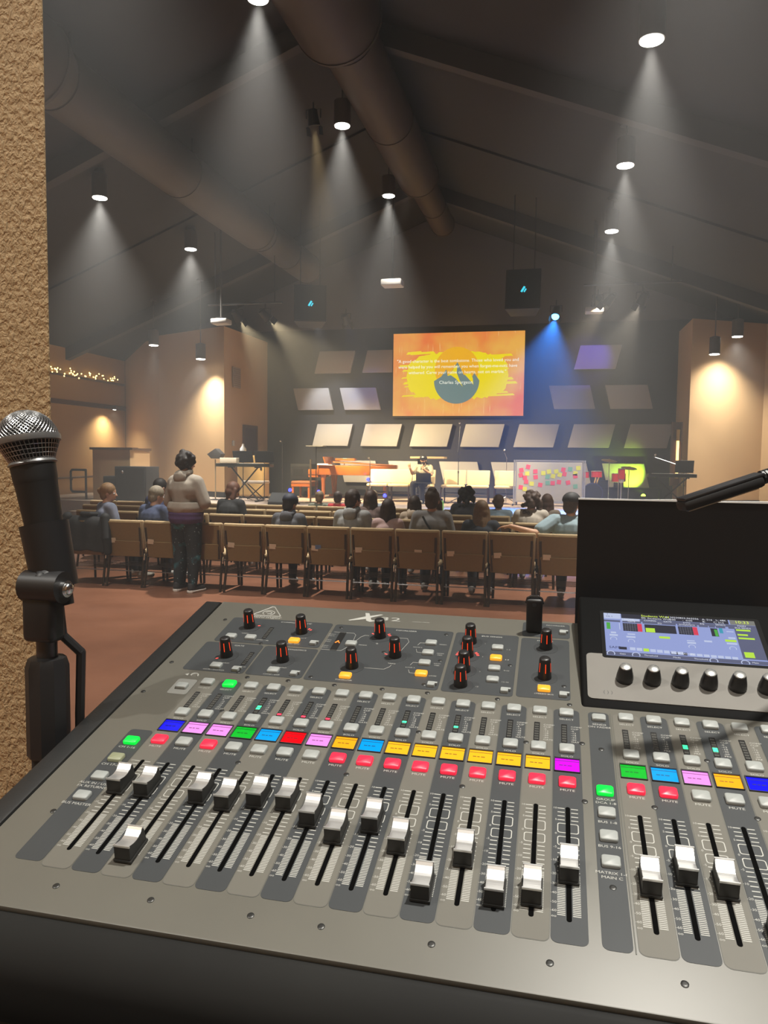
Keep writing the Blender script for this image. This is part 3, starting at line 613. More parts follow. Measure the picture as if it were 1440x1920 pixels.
# string lights along the left wall
t = thing('string_lights', 'warm fairy light garland draped along the upper left wall', 'string lights', (XL+.08,0,0))
BULB = mat('fairy bulb', (1,.8,.4), .3, emit=((1,.70,.22),5)); wp = []; random.seed(5)
for i in range(41):
    y = 18.6+i*.108; z = 4.12 + .10*abs(math.sin(i*.45)) ; wp.append((.03,y,z))
MB().tube(wp, .006, 5).build('wire', BLACKM, t)
for i in range(56):
    p = wp[random.randrange(41)]; MB().ell((p[0]+random.uniform(0,.05),p[1]+random.uniform(-.06,.06),p[2]+random.uniform(-.13,.05)),.022,6,5).build('bulb', BULB, t)
MB().bx(-.05,.03,18.4,23.4,4.02,4.08).build('shelf_rail', WOODT, t)
# ================================================================ chairs
FAB = mat('tan chair fabric', (.46,.34,.19), .9, noise=(60,(.40,.29,.16),.3))
FABB = mat('tan chair fabric shaded back', (.215,.135,.048), .9, noise=(40,(.185,.115,.040),.3))  # same tan fabric, browner: shade on the chair backs put into the colour
FRM = mat('bronze chair frame', (.045,.028,.016), .4, .4)
TAGM = mat('pale card', (.62,.50,.36), .8)
STF = mat('tan chair fabric stage-lit', (.74,.62,.38), .9, noise=(60,(.69,.57,.35),.3))  # same tan upholstery, paler: strong stage light put into the colour
def make_chair(name, label, fab, back):
    t = thing(name, label, 'chair')
    # seat
    MB().bx(-.245,.245,-.21,.25,.40,.475).build('seat', fab, t, bevel=.03, seg=3)
    # backrest: curved padded shell, leaning back
    def shell(w, y0, y1, z0, z1, lean):
        mb = MB(); n = 6; vs = []; fs = []
        for k in (0,1):
            for j, z in enumerate((z0,z1)):
                for i in range(n+1):
                    u = -1+2*i/n; ww = w*(1 if j else .96)
                    vs.append((u*ww, (y0 if k == 0 else y1) - .02*(1-u*u) + lean*(z-z0), z))
        a = n+1
        for i in range(n):
            fs += [(i,i+1,a+i+1,a+i), (2*a+i+1,2*a+i,3*a+i,3*a+i+1), (a+i,a+i+1,3*a+i+1,3*a+i), (i+1,i,2*a+i,2*a+i+1)]
        fs += [(0,a,3*a,2*a),(n,2*a+n,3*a+n,a+n)]
        return mb.add(vs, fs)
    shell(.262,-.235,-.175,.47,.845,-.14).build('backrest', fab, t, bevel=.022, seg=3)
    shell(.244,-.246,-.232,.385,.822,-.14).build('back_panel', back, t, bevel=.004, seg=1)
    shell(.225,-.260,-.243,.385,.585,-.14).build('book_pouch', back, t, bevel=.005, seg=1)
    for s in (-1,1):
        MB().tube([(s*.222,-.298,.76),(s*.216,-.272,.56),(s*.21,-.255,.40)], .015, 6).build('back_upright', FRM, t, smooth=True)
        MB().tube([(s*.235,-.22,.42),(s*.245,-.30,0)], .016, 8).build('leg', FRM, t, smooth=True)
        MB().tube([(s*.235,.22,.42),(s*.245,.25,0)], .016, 8).build('leg', FRM, t, smooth=True)
        MB().cyl((s*.235,-.24,.40),(s*.235,.23,.40),.014,.014,6).build('seat_rail', FRM, t)
    MB().cyl((-.24,-.262,.20),(.24,-.262,.20),.007,.007,6).build('stretcher', CHROME, t)
    bk = MB()
    for i in range(5): bk.cyl((-.22,-.2+i*.08,.26),(.22,-.2+i*.08,.26),.004,.004,5)
    bk.build('book_rack', STEEL, t)
    MB().box((.262,-.252,.385),(.016,.02,.085),Euler((R(-8),0,0))).build('link_bracket', CHROME, t, bevel=.004)
    return t
ROWY = (8.74, 10.12, 11.2, 12.28)
PITCH = .5345
proto = make_chair('stacking_chair', '', FAB, FABB)
rowname = ('back row nearest the camera','second row from the back','third row from the back','fourth row from the back')
X0 = (-5.88, -6.75, -7.4, -8.0)
NCH = (12, 13, 14, 14)
first = True; rowx = {}
for r in range(4):
    for i in range(NCH[r]):
        x = X0[r]+i*PITCH; rowx[(r,i)] = x; lab = f'tan padded chair, {ordinal(i)} from the left in the {rowname[r]}'; yaw = R(random.uniform(-1.5,1.5))
        if first: c = proto; c.location = (x,ROWY[r],0); c.rotation_euler = (0,0,yaw); c['label'] = lab; first = False
        else: c = dup(proto, (x,ROWY[r],0), yaw, lab)
        c['group'] = 'tan chairs facing the stage'
        if r == 0 and i not in (0,):
            tx = -.15 if i not in (8,) else .02
            MB().box((tx,-.300,.585),(.085,.004,.06),Euler((R(8),R(random.uniform(-5,5)),0))).build('pocket_card', TAGM, c)
            if i in (6,9): MB().box((.04,-.303,.70),(.10,.004,.075),Euler((R(8),0,0))).build('printed_card', mat('printed card', (.46,.38,.28), .8, noise=(70,(.2,.13,.08),.1)), c)
            if i == 6: MB().box((-.11,-.303,.60),(.07,.004,.05),Euler((R(8),0,0))).build('blue_sticker', mat('blue sticker', (.10,.16,.28), .7), c)
# jacket hung on the leftmost chair
t = thing('jacket', 'black jacket hung over the leftmost chair of the back row', 'jacket', (-5.88,8.74,0))
JK = mat('black jacket cloth', (.009,.009,.009), .75, noise=(12,(.018,.018,.02),.2))
def cloth(name, cols, th, par, m):
    """cols: rows of 3-D points forming a draped sheet"""
    mb = MB(); nr = len(cols); nc = len(cols[0]); vs = [p for row in cols for p in row]
    mb.add(vs, [(j*nc+i, j*nc+i+1, (j+1)*nc+i+1, (j+1)*nc+i) for j in range(nr-1) for i in range(nc-1)])
    o = mb.build(name, m, par, smooth=True, ang=80); md = o.modifiers.new('s','SOLIDIFY'); md.thickness = th; md.offset = 0; s2 = o.modifiers.new('u','SUBSURF'); s2.levels = 2; s2.render_levels = 2
    return o
random.seed(11)
rws = []
for j, (y, z) in enumerate(((-.14,.70),(-.17,.83),(-.24,.885),(-.33,.84),(-.345,.70),(-.35,.55),(-.36,.44))):
    rws.append([(u*.30, y-.025*math.cos(9*u+j)+random.uniform(-.008,.008), z+.015*math.sin(7*u)-(.03 if abs(u)>.8 else 0)+random.uniform(-.01,.01)) for u in (-1,-.7,-.4,-.1,.2,.5,.8,1)])
cloth('jacket_body', rws, .02, t, JK)
for s, zz, dx in ((-1,.22,-.10),(1,.44,.02)):
    MB().cap((s*.27,-.28,.86),.065,(s*.31+dx*.4,-.33,.60),.06).cap((s*.31+dx*.4,-.33,.60),.06,(s*.30+dx,-.31,zz),.05).build('sleeve', JK, t, smooth=True)
MB().tube([(-.1,-.2,.9),(-.06,-.28,.905),(.06,-.28,.905),(.1,-.2,.9)], .03, 8).build('collar', JK, t, smooth=True)
# chairs on the stage, facing the hall; their cream tone stands for bright light
sp = make_chair('stage_chair', 'cream padded stage chair, leftmost, in front of the piano tail', STF, FABB)
slabs = ('first','second','third, behind the seated speaker','fourth','fifth','sixth and rightmost, beside the whiteboard')
sxs = (-5.0, -4.4, -3.72, -2.92, -2.25, -1.5)
for i, x in enumerate(sxs):
    lab = f'cream padded chair on the stage, {slabs[i]}' + (' from left' if i in (0,1,3,4) else '')
    if i == 0: c = sp; c.location = (x,20.55,SZ); c.rotation_euler = (0,0,R(180)); c['label'] = lab
    else: c = dup(sp, (x,20.55 if i != 2 else 20.35,SZ), R(180+random.uniform(-3,3)), lab)
    c.scale = (1.2,1.12,1.06); c['group'] = 'cream chairs lined up on the stage'

# ================================================================ people
SKINS = {'light': mat('light skin', (.58,.33,.22), .55), 'tan': mat('tan skin', (.48,.25,.15), .55), 'warm': mat('warm skin', (.62,.34,.20), .55)}
EYE = mat('eye white', (.7,.7,.68), .3); LIP = mat('lip', (.40,.15,.12), .5); PUP = mat('pupil', (.02,.012,.01), .3)
def V3(*a): return Vector(a)
def blobj(name, mb, m, parent, vox, smooth=3, loc=None, rot=None):
    me = mb.mesh(name); me.materials.append(m); o = link(name, me, parent, loc, rot)
    r = o.modifiers.new('fuse','REMESH'); r.mode = 'VOXEL'; r.voxel_size = vox; r.use_smooth_shade = True
    if smooth: s = o.modifiers.new('soften','SMOOTH'); s.factor = .5; s.iterations = smooth
    return o
def hand(mb, wr, d, up, side, curl=.4, s=1.0):
    """palm and five fingers; d = pointing direction, up = back of the hand, side = +1 thumb towards cross(d,up)"""
    d = d.normalized(); up = (up - d*up.dot(d)).normalized(); x = d.cross(up)*side
    p0 = wr + d*.02*s; p1 = wr + d*.085*s
    for k in (-.5,0,.5): mb.cap(p0+x*.028*k*s, .017*s, p1+x*.055*k*s, .014*s, 8)
    for i, (off, ln) in enumerate(((.030,.068),(.010,.078),(-.011,.072),(-.031,.056))):
        b = p1 + x*off*s + d*.006*s; a = 0; L = ln*s/3
        for j in range(3):
            a += curl*(.7+.25*j); dd = d*math.cos(a) - up*math.sin(a); e = b + dd*L*1.12
            mb.cap(b, (.0092-.0012*j)*s, e, (.0086-.0012*j)*s, 8); b = e
    b = wr + d*.03*s + x*.026*s
    for j in range(2):
        dd = (d*.72 + x*(.62-.45*j) - up*(.2+.35*curl)).normalized(); e = b + dd*.036*s; mb.cap(b, .0115*s-.001*j, e, .0098*s-.001*j, 8); b = e
def person(label, loc, yaw=0, pose='sit', s=1.0, skin='light', top=((.2,.2,.22),'short'), legs=(.03,.03,.04), hair=('short',(.05,.03,.02)),
           head=(0,0,0), lean=0, hood=None, cap=None, shoes=(.25,.24,.22), build=1.0, J=None, vox=.013, group='people sitting in the chair rows', beard=None, curl=.4, shoe_sole=None, topnoise=None, legmat=None):
    b = build
    if pose == 'sit':
        P = dict(pelvis=(0,0,.53), waist=(0,-.03,.68), chest=(0,-.03,.86), neckb=(0,-.02,1.01), headc=(0,.015,1.155), sh=(.165*b,-.02,.965), el=(.225*b,.03,.72), wr=(.13,.24,.60), hip=(.085,.02,.52), kn=(.12,.43,.52), an=(.12,.40,.09), toe=(.13,.53,.04))
    else:
        P = dict(pelvis=(0,0,.93), waist=(0,0,1.07), chest=(0,-.005,1.25), neckb=(0,.0,1.42), headc=(0,.03,1.575), sh=(.18*b,0,1.375), el=(.25*b,.02,1.10), wr=(.12,.24,1.06), hip=(.09,0,.90), kn=(.105,.02,.49), an=(.11,-.02,.09), toe=(.13,.14,.035))
    P2 = {}
    lm = Matrix.Rotation(-lean,4,'X'); pv = Vector(P['pelvis'])
    for k, v in P.items():
        if k in ('pelvis','waist','chest','neckb','headc'): P2[k] = Vector(v)
        else: P2[k+'R'] = Vector(v); P2[k+'L'] = Vector((-v[0],v[1],v[2]))
    if J:
        for k, v in J.items(): P2[k] = Vector(v)
    if lean:
        for k in ('waist','chest','neckb','headc','shL','shR','elL','elR'):
            if not (J and k in J): P2[k] = pv + (lm @ (P2[k]-pv))
    Q = P2
    hr = Euler((head[1],head[2],head[0]),'ZXY') if False else Euler((head[1],head[2],head[0]))
    HM = Matrix.Translation(Q['headc']) @ hr.to_matrix().to_4x4()
    def H(x,y,z): return HM @ Vector((x,y,z))
    # body
    mb = MB()
    mb.cap(Q['pelvis'],.125*b,Q['waist'],.115*b); mb.cap(Q['waist'],.115*b,Q['chest'],.13*b); mb.cap(Q['chest']+V3(-.06*b,0,0),.115*b,Q['chest']+V3(.06*b,0,0),.115*b)
    mb.cap(Q['chest'],.12*b,Q['neckb'],.065); mb.cap(Q['neckb'],.056,H(0,-.02,-.04),.054)
    mb.ell(H(0,-.008,.025),(.076,.095,.092),14,10,hr); mb.ell(H(0,.022,-.045),(.056,.066,.07),12,8,hr)
    mb.cap(H(0,.092,.0),.008,H(0,.104,-.030),.015,8)
    for e in (-1,1): mb.ell(H(e*.077,-.005,-.012),(.012,.022,.033),8,6,hr)
    for sd in 'LR':
        mb.cap(Q['neckb']-V3(0,0,.03),.06,Q['sh'+sd],.062*b); mb.cap(Q['sh'+sd],.058*b,Q['el'+sd],.044*b); mb.cap(Q['el'+sd],.043*b,Q['wr'+sd],.028)
        d = (Q['wr'+sd]-Q['el'+sd]); x = 1 if sd == 'R' else -1
        up = V3(0,0,1) if abs(d.normalized().z) < .8 else V3(0,-1,0)
        if J and 'up'+sd in J: up = Q['up'+sd]
        if J and 'hd'+sd in J: d = Q['hd'+sd]
        hand(mb, Q['wr'+sd], d, up, -x, curl, 1.0)
        mb.cap(Q['hip'+sd],.092*b,Q['kn'+sd],.058*b); mb.cap(Q['kn'+sd],.056*b,Q['an'+sd],.038); mb.cap(Q['an'+sd]-V3(0,.02,.04),.036,Q['toe'+sd],.03)
    body = blobj('person', mb, SKINS[skin], None, vox, 3, loc, (0,0,yaw)); body.scale = (s,)*3
    tag(body, label, 'person', group)
    # clothes
    mt = MB(); g = .016
    mt.cap(Q['pelvis']+V3(0,0,.02),.13*b+g,Q['waist'],.122*b+g); mt.cap(Q['waist'],.122*b+g,Q['chest'],.135*b+g); mt.cap(Q['chest']+V3(-.06*b,0,0),.12*b+g,Q['chest']+V3(.06*b,0,0),.12*b+g)
    mt.cap(Q['chest'],.125*b+g,Q['neckb']-V3(0,0,.035),.068+g)
    for sd in 'LR':
        mt.cap(Q['neckb']-V3(0,0,.04),.062+g,Q['sh'+sd],.064*b+g); e = Q['el'+sd] if top[1] == 'long' else Q['sh'+sd].lerp(Q['el'+sd],.72)
        mt.cap(Q['sh'+sd],.064*b+g,e,(.052 if top[1] == 'long' else .062)*b+g)
        if top[1] == 'long': mt.cap(Q['el'+sd],.052*b+g,Q['el'+sd].lerp(Q['wr'+sd],.93),.034+g)
    tm = mat('shirt '+label[:44], top[0], .85, noise=topnoise or (25,tuple(c*.8 for c in top[0]),.3))
    tp = blobj('top', mt, tm, body, vox+.002, 4)
    if hood:
        mh = MB(); nb = Q['neckb']
        mh.tube([nb+V3(.075*math.cos(a),-.02+.07*math.sin(a),.03+.02*math.sin(a)) for a in [R(x) for x in range(20,521,40)][:10]], .038, 8); mh.ell(nb+V3(0,-.105,-.02),(.095,.055,.085),10,8)
        blobj('hood', mh, tm if hood is True else mat('hood '+label[:40], hood, .85), tp, vox+.002, 3)
    ml = MB()
    ml.cap(Q['pelvis']-V3(0,0,.02),.128*b+.01,Q['pelvis']+V3(0,0,.03),.126*b+.01)
    for sd in 'LR':
        ml.cap(Q['hip'+sd],.094*b+.014,Q['kn'+sd],.064*b+.014); ml.cap(Q['kn'+sd],.064*b+.014,Q['an'+sd]+V3(0,0,.01),.046+.012)
    blobj('trousers', ml, legmat or mat('trousers '+label[:42], legs, .85, noise=(20,tuple(c*.7 for c in legs),.3)), body, vox+.003, 3)
    for sd in 'LR':
        sh = MB(); a = Q['an'+sd]; to = Q['toe'+sd]; sh.cap(V3(a.x,a.y-.03,.055),.046,V3(to.x,to.y,.048),.042); sh.cap(V3(a.x,a.y-.02,.09),.048,V3(a.x,a.y,.07),.05)
        so = blobj('shoe', sh, mat('shoe '+label[:44], shoes, .7), body, .012, 2)
        if shoe_sole:
            sl = MB(); sl.cap(V3(a.x,a.y-.035,.022),.047,V3(to.x,to.y+.005,.022),.045)
            sl.v = [(x,y,max(.0,min(z,.035))) for x,y,z in sl.v]; sl.build('sole', mat('white sole', shoe_sole, .6), so, smooth=True)
    # hair
    kind, hc = hair; hm = mat('hair %.3f %.3f %.3f' % hc, hc, .6, noise=(45,tuple(c*.55 for c in hc),.25), bump=(160,.5,.006)); mh = MB()
    rnd = random.Random(hash(label) % 1000 if False else sum(map(ord,label)))
    mh.ell(H(0,-.022,.040),(.091,.104,.101),16,12,hr); mh.ell(H(0,-.050,-.025),(.082,.069,.083),14,10,hr)
    if kind == 'messy':
        for i in range(22):
            a = rnd.uniform(0,6.28); z = rnd.uniform(-.02,.12); q = math.sqrt(max(.1,1-(z/.13)**2)); mh.ell(H(.085*q*math.cos(a),-.02+.085*q*math.sin(a)-(.02 if math.sin(a)>0 else 0),z),rnd.uniform(.018,.03),6,5)
    if kind == 'poof':
        mh.ell(H(0,-.025,.02),(.108,.112,.115),14,10,hr)
        for i in range(40):
            a = rnd.uniform(0,6.28); z = rnd.uniform(-.09,.12); q = math.sqrt(max(.2,1-(z/.14)**2)); y = -.025+.10*q*math.sin(a)
            if y > .05 and z < .05: continue
            mh.ell(H(.10*q*math.cos(a),y,z+.01),rnd.uniform(.022,.034),6,5)
    if kind == 'curly':
        for i in range(46):
            a = rnd.uniform(0,6.28); z = rnd.uniform(-.20,.13); q = math.sqrt(max(.25,1-(max(z,0)/.14)**2)); y = -.03+.105*q*math.sin(a)
            if y > .05 and z < .07: continue
            mh.ell(H(.115*q*math.cos(a),y,z),rnd.uniform(.028,.046),6,5)
    if kind in ('long','blondlong'):
        ln = .34 if kind == 'long' else .30
        for i in range(7):
            u = -1+2*i/6; mh.cap(H(u*.072,-.06+.03*abs(u),.02),.034,H(u*.085,-.085+.05*abs(u),-.16),.034,8); mh.cap(H(u*.085,-.085+.05*abs(u),-.16),.034,H(u*.06+rnd.uniform(-.01,.01),-.10+.03*abs(u),-ln+rnd.uniform(-.03,.03)),.018,8)
    if kind == 'bob':
        for i in range(8):
            u = -1+2*i/7; mh.cap(H(u*.078,-.05+.04*abs(u),.02),.034,H(u*.09,-.055+.06*abs(u),-.12),.03,8)
    if kind == 'bun': mh.ell(H(.0,-.105,.02),(.052,.045,.05),12,8,hr); mh.ell(H(.02,-.12,.03),.035,8,6)
    if kind == 'topknot': mh.ell(H(0,-.05,.125),(.055,.05,.04),10,8,hr); mh.ell(H(.03,-.07,.115),.035,8,6)
    if kind == 'ponytail': mh.cap(H(0,-.10,.03),.03,H(0,-.15,-.06),.035,8); mh.cap(H(0,-.15,-.06),.035,H(.01,-.13,-.2),.016,8)
    blobj('hair', mh, hm, body, .011, 2)
    if beard:
        mb2 = MB(); mb2.ell(H(0,.045,-.085),(.056,.055,.055),10,8,hr); mb2.cap(H(-.06,.02,-.03),.02,H(0,.07,-.10),.035,8); mb2.cap(H(.06,.02,-.03),.02,H(0,.07,-.10),.035,8); mb2.cap(H(-.03,.086,-.045),.011,H(.03,.086,-.045),.011,8)
        blobj('beard', mb2, mat('beard', beard, .8, bump=(160,.5,.005)), body, .009, 2)
    if cap:
        cm = mat('cap '+label[:46], cap, .7); mc = MB(); mc.ell(H(0,-.012,.055),(.104,.118,.096),16,10,hr)
        z0 = None; mc.v = [tuple(HM @ Vector((p.x,p.y,max(p.z,.035)))) for p in [(HM.inverted() @ Vector(q)) for q in mc.v]]
        co = mc.build('cap', cm, body, smooth=True, ang=80)
        br = MB(); n = 8; vs = []
        for k in (0,1):
            for i in range(n+1):
                a = R(20+140*i/n); vs.append(H(.085*math.cos(a),.075*math.sin(a),.042-.006*k)); vs.append(H(.086*math.cos(a),.085*math.sin(a)+.075*math.sin(a),.030-.006*k))
        m2 = 2*(n+1); fs = []
        for i in range(n): fs += [(2*i,2*i+1,2*i+3,2*i+2), (m2+2*i+2,m2+2*i+3,m2+2*i+1,m2+2*i), (2*i+1,m2+2*i+1,m2+2*i+3,2*i+3)]
        br.add(vs, fs).build('brim', cm, co, smooth=True)
    for e in (-1,1):
        ey = MB().ell(H(e*.032,.072,.0),.0125,8,6).build('eye', EYE, body, smooth=True); MB().ell(H(e*.032,.083,.0),.0055,6,5).build('pupil', PUP, ey)
    MB().cap(H(-.018,.083,-.062),.005,H(.018,.083,-.062),.005,6).build('mouth', LIP, body, smooth=True)
    return body
r0, r1, r2, r3 = ROWY
BR = (.045,.022,.012); DK = (.018,.012,.010); BL = (.30,.19,.09)
def seatx(r, u): return u
person('girl with blonde bun and grey-blue raglan shirt turned to the right, leftmost', (-5.80,8.82,0), R(-35), s=1.0, top=((.10,.12,.17),'long'), hair=('bun',(.33,.19,.085)), head=(R(-38),R(-4),0), build=.92, legs=(.012,.012,.014), shoes=(.30,.27,.22), topnoise=(6,(.22,.24,.32),.1))
person('person with short grey hair and navy shirt in the second seat', (-5.16,8.84,0), R(-12), s=.98, top=((.03,.04,.085),'short'), hair=('short',(.30,.25,.18)), head=(R(-28),R(-14),0), lean=R(6), legs=(.02,.02,.03), topnoise=(9,(.07,.09,.16),.12))
person('dark-haired man in blue shirt one row ahead of the grey-haired person', (-5.83,10.2,0), R(-8), s=1.02, top=((.035,.045,.12),'short'), hair=('short',DK), head=(R(-25),R(-8),0), legs=(.03,.03,.04))
person('auburn-haired girl in black bending forward below the left keyboard', (-4.72,10.2,0), R(-10), s=1.0, top=((.014,.014,.015),'long'), hair=('bob',(.14,.055,.028)), head=(R(-35),R(-22),0), lean=R(8), build=.95)
person('man in dark blue cap and slate hoodie in the back row', (-3.30,8.84,0), R(-4), s=.925, top=((.075,.075,.085),'long'), hair=('short',DK), head=(R(-18),R(-10),0), hood=True, cap=(.012,.015,.03), lean=R(4), skin='tan')
person('small child in green camouflage top near the front', (-4.05,12.35,0), R(5), s=.84, top=((.17,.18,.13),'long'), hair=('short',(.22,.15,.08)), topnoise=(14,(.07,.075,.05),.08))
person('small boy in red shirt near the front', (-3.72,12.35,0), R(-5), s=.84, top=((.42,.02,.025),'short'), hair=('short',BR))
person('young man with thick brown hair and light grey hoodie in the back row', (-2.47,8.84,0), R(-6), s=.985, top=((.27,.27,.26),'long'), hair=('messy',BR), head=(R(-35),R(-4),0), hood=True)
person('girl with long brown hair seated ahead of the light grey hoodie', (-2.60,10.2,0), 0, s=.94, top=((.10,.06,.05),'long'), hair=('long',(.06,.028,.016)))
person('blond child in pale grey shirt near the piano', (-3.10,12.35,0), 0, s=.86, top=((.32,.34,.38),'long'), hair=('short',(.35,.26,.15)))
person('girl with long straight dark brown hair and pink top', (-2.03,8.82,0), 0, s=.905, top=((.50,.34,.32),'short'), hair=('long',(.040,.018,.010)), build=.9)
person('brown-haired girl in cream hooded top one row ahead of the bun girl', (-1.98,10.2,0), 0, s=.89, top=((.42,.33,.24),'long'), hair=('bob',BR), hood=True, build=.92)
person('girl with top knot and grey tee with a dark strap', (-1.50,8.84,0), R(4), s=1.0, top=((.27,.265,.26),'short'), hair=('topknot',(.075,.045,.025)), head=(R(-6),R(-6),0))
person('child with light brown hair between the cream hood and the top knot', (-1.86,11.28,0), 0, s=.85, top=((.3,.22,.15),'long'), hair=('bob',(.22,.13,.06)), build=.9)
person('person with dark wavy hair in the third row', (-1.40,11.28,0), 0, s=.955, top=((.05,.05,.06),'long'), hair=('curly',DK))
person('girl with long dark blonde hair and dark navy shirt', (-.92,8.84,0), R(4), s=.91, top=((.020,.024,.035),'short'), hair=('blondlong',(.20,.115,.05)), head=(R(10),R(-10),0))
person('short brown-haired person in pale blue shirt in the third row', (-.92,11.28,0), 0, s=.88, top=((.28,.38,.46),'short'), hair=('messy',(.12,.06,.03)))
person('person with big curly brown hair in cream sweater', (-.40,10.2,0), 0, s=.96, top=((.45,.40,.33),'long'), hair=('curly',(.075,.040,.024)))
person('long brown-haired girl seen just right of the curly-haired person', (-.22,11.28,0), R(6), s=.90, top=((.20,.16,.12),'long'), hair=('long',(.09,.04,.022)), build=.92)
person('man in dark cap and pale blue tee with arm along the chair back', (.10,8.86,0), R(-4), s=.99, skin='warm', top=((.30,.40,.44),'short'), hair=('short',(.08,.05,.03)), head=(R(-20),R(-4),0), cap=(.022,.020,.020), vox=.008, curl=.25,
    build=1.12, J=dict(elL=(-.37,-.24,.83), wrL=(-.66,-.235,.905), hdL=(-1,.12,-.12), upL=(0,0,1), shL=(-.19,-.05,.965)))
# strap of the top-knot girl
tag(MB().tube([(-1.58,8.66,.98),(-1.53,8.635,.90),(-1.46,8.64,.80)], .012, 6).build('bag_strap', BLACKM, smooth=True), 'dark bag strap across the back of the grey tee', 'strap')
# standing person in the aisle
GAL = mat('galaxy leggings', (.008,.012,.016), .7)
def galaxy():
    m = GAL; n = m.node_tree.nodes; l = m.node_tree.links; p = n['Principled BSDF']; tc = n.new('ShaderNodeTexCoord')
    t = n.new('ShaderNodeTexNoise'); t.inputs['Scale'].default_value = 6; l.new(tc.outputs['Object'], t.inputs['Vector'])
    r = n.new('ShaderNodeValToRGB'); r.color_ramp.elements[0].position = .58; r.color_ramp.elements[0].color = (.008,.012,.016,1); r.color_ramp.elements[1].position = .72; r.color_ramp.elements[1].color = (.03,.22,.28,1)
    l.new(t.outputs['Fac'], r.inputs['Fac']); v = n.new('ShaderNodeTexVoronoi'); v.inputs['Scale'].default_value = 26; l.new(tc.outputs['Object'], v.inputs['Vector'])
    r2 = n.new('ShaderNodeValToRGB'); r2.color_ramp.elements[0].position = .10; r2.color_ramp.elements[0].color = (1,1,1,1); r2.color_ramp.elements[1].position = .17; r2.color_ramp.elements[1].color = (0,0,0,1)
    l.new(v.outputs['Distance'], r2.inputs['Fac']); mx = n.new('ShaderNodeMix'); mx.data_type = 'RGBA'; l.new(r2.outputs[0], mx.inputs[0]); l.new(r.outputs[0], mx.inputs[6]); mx.inputs[7].default_value = (.35,.42,.42,1); l.new(mx.outputs[2], p.inputs['Base Color'])
galaxy()
stp = person('standing person in grey hoodie and galaxy-print leggings behind the back row', (-4.44,8.36,0), R(-12), pose='stand', s=1.0, top=((.33,.29,.24),'long'), hair=('poof',(.020,.013,.010)), head=(R(-20),R(-12),0), hood=True, build=1.18, J=dict(shL=(-.165,0,1.335), shR=(.165,0,1.335), elL=(-.27,.02,1.09), elR=(.27,.02,1.09)), legs=(.01,.01,.01), shoes=(.03,.028,.03), shoe_sole=(.7,.66,.6), legmat=GAL, group='people standing or speaking', topnoise=(18,(.29,.255,.21),.3))
mh = MB(); mh.cap((-.05,0,.97),.185,(.05,0,.97),.185,16).cap((-.05,0,.90),.18,(.05,0,.90),.18,16); mh.v = [(x,y*.92,max(.84,min(z,.99))) for x,y,z in mh.v]
blobj('purple_shirt_hem', mh, mat('purple cloth', (.075,.035,.12), .85), stp, .015, 2)
mh = MB(); mh.cap((-.055,0,1.03),.19,(.055,0,1.03),.19,16); mh.v = [(x,y*.95,max(.97,min(z,1.10))) for x,y,z in mh.v]
blobj('hoodie_waistband', mh, mat('hoodie rib', (.33,.29,.24), .9), stp, .015, 3)
# seated speaker on the stage, facing the hall
spk = person('bearded man in dark cap and cream shirt speaking on the stage', (-3.70,20.28,SZ), R(168), s=1.0, skin='warm', top=((.55,.50,.36),'short'), hair=('short',DK), head=(R(12),R(-4),0), cap=(.014,.014,.016), beard=(.025,.014,.010), vox=.008, legs=(.02,.02,.025), build=1.1, group='people standing or speaking', curl=.75,
    J=dict(elL=(-.28,.12,.78), wrL=(-.09,.25,.93), hdL=(.35,.0,.9), upL=(0,1,.0), elR=(.27,.13,.80), wrR=(.27,.30,.95), hdR=(.1,.25,.9), upR=(0,1,0)))
MB().ell((.0,-.0,0),(.03,.012,.024),10,8).build('cap_badge', WHITE, spk, loc=(-.025,.112,1.24))
hm = thing('handheld_microphone', 'black handheld microphone at the mouth of the bearded speaker', 'microphone', (-3.70,20.28,SZ), R(168))
MB().cyl((-.045,.275,.90),(-.02,.175,1.045),.014,.02,12).build('handle', BLACK, hm, smooth=True); MB().ell((-.017,.163,1.06),.027,12,8).build('grille', STEEL, hm, smooth=True)
lp = thing('laptop', 'black laptop open in front of the seated speaker', 'laptop', (-3.60,19.75,SZ), R(180))
MB().box((0,.0,.70),(.40,.015,.25),Euler((R(-12),0,0))).build('lid', BLACKM, lp, bevel=.004); MB().bx(-.2,.2,-.25,.02,.565,.58).build('base', BLACKM, lp, bevel=.004)
ls = thing('laptop_stand', 'thin dark stand carrying the laptop on the stage', 'stand', (-3.60,19.75,SZ)); MB().cyl((0,.1,0),(0,.1,.55),.02).build('post', BLACKM, ls); MB().bx(-.2,.2,-.05,.25,.55,.565).build('tray', BLACKM, ls); MB().lathe([(.2,0),(.2,.012),(.02,.02)], 16, Matrix.Translation((0,.1,0))).build('base', BLACKM, ls)
t = thing('water_bottle', 'lime yellow drink bottle standing near the stage front', 'bottle', (-2.6,16.5,SZ)); MB().lathe([(.05,0),(.055,.03),(.055,.24),(.03,.29)], 14).build('bottle_body', mat('lime plastic', (.55,.75,.02), .4), t, smooth=True); MB().cyl((0,0,.28),(0,0,.33),.032).build('bottle_cap', BLACK, t)
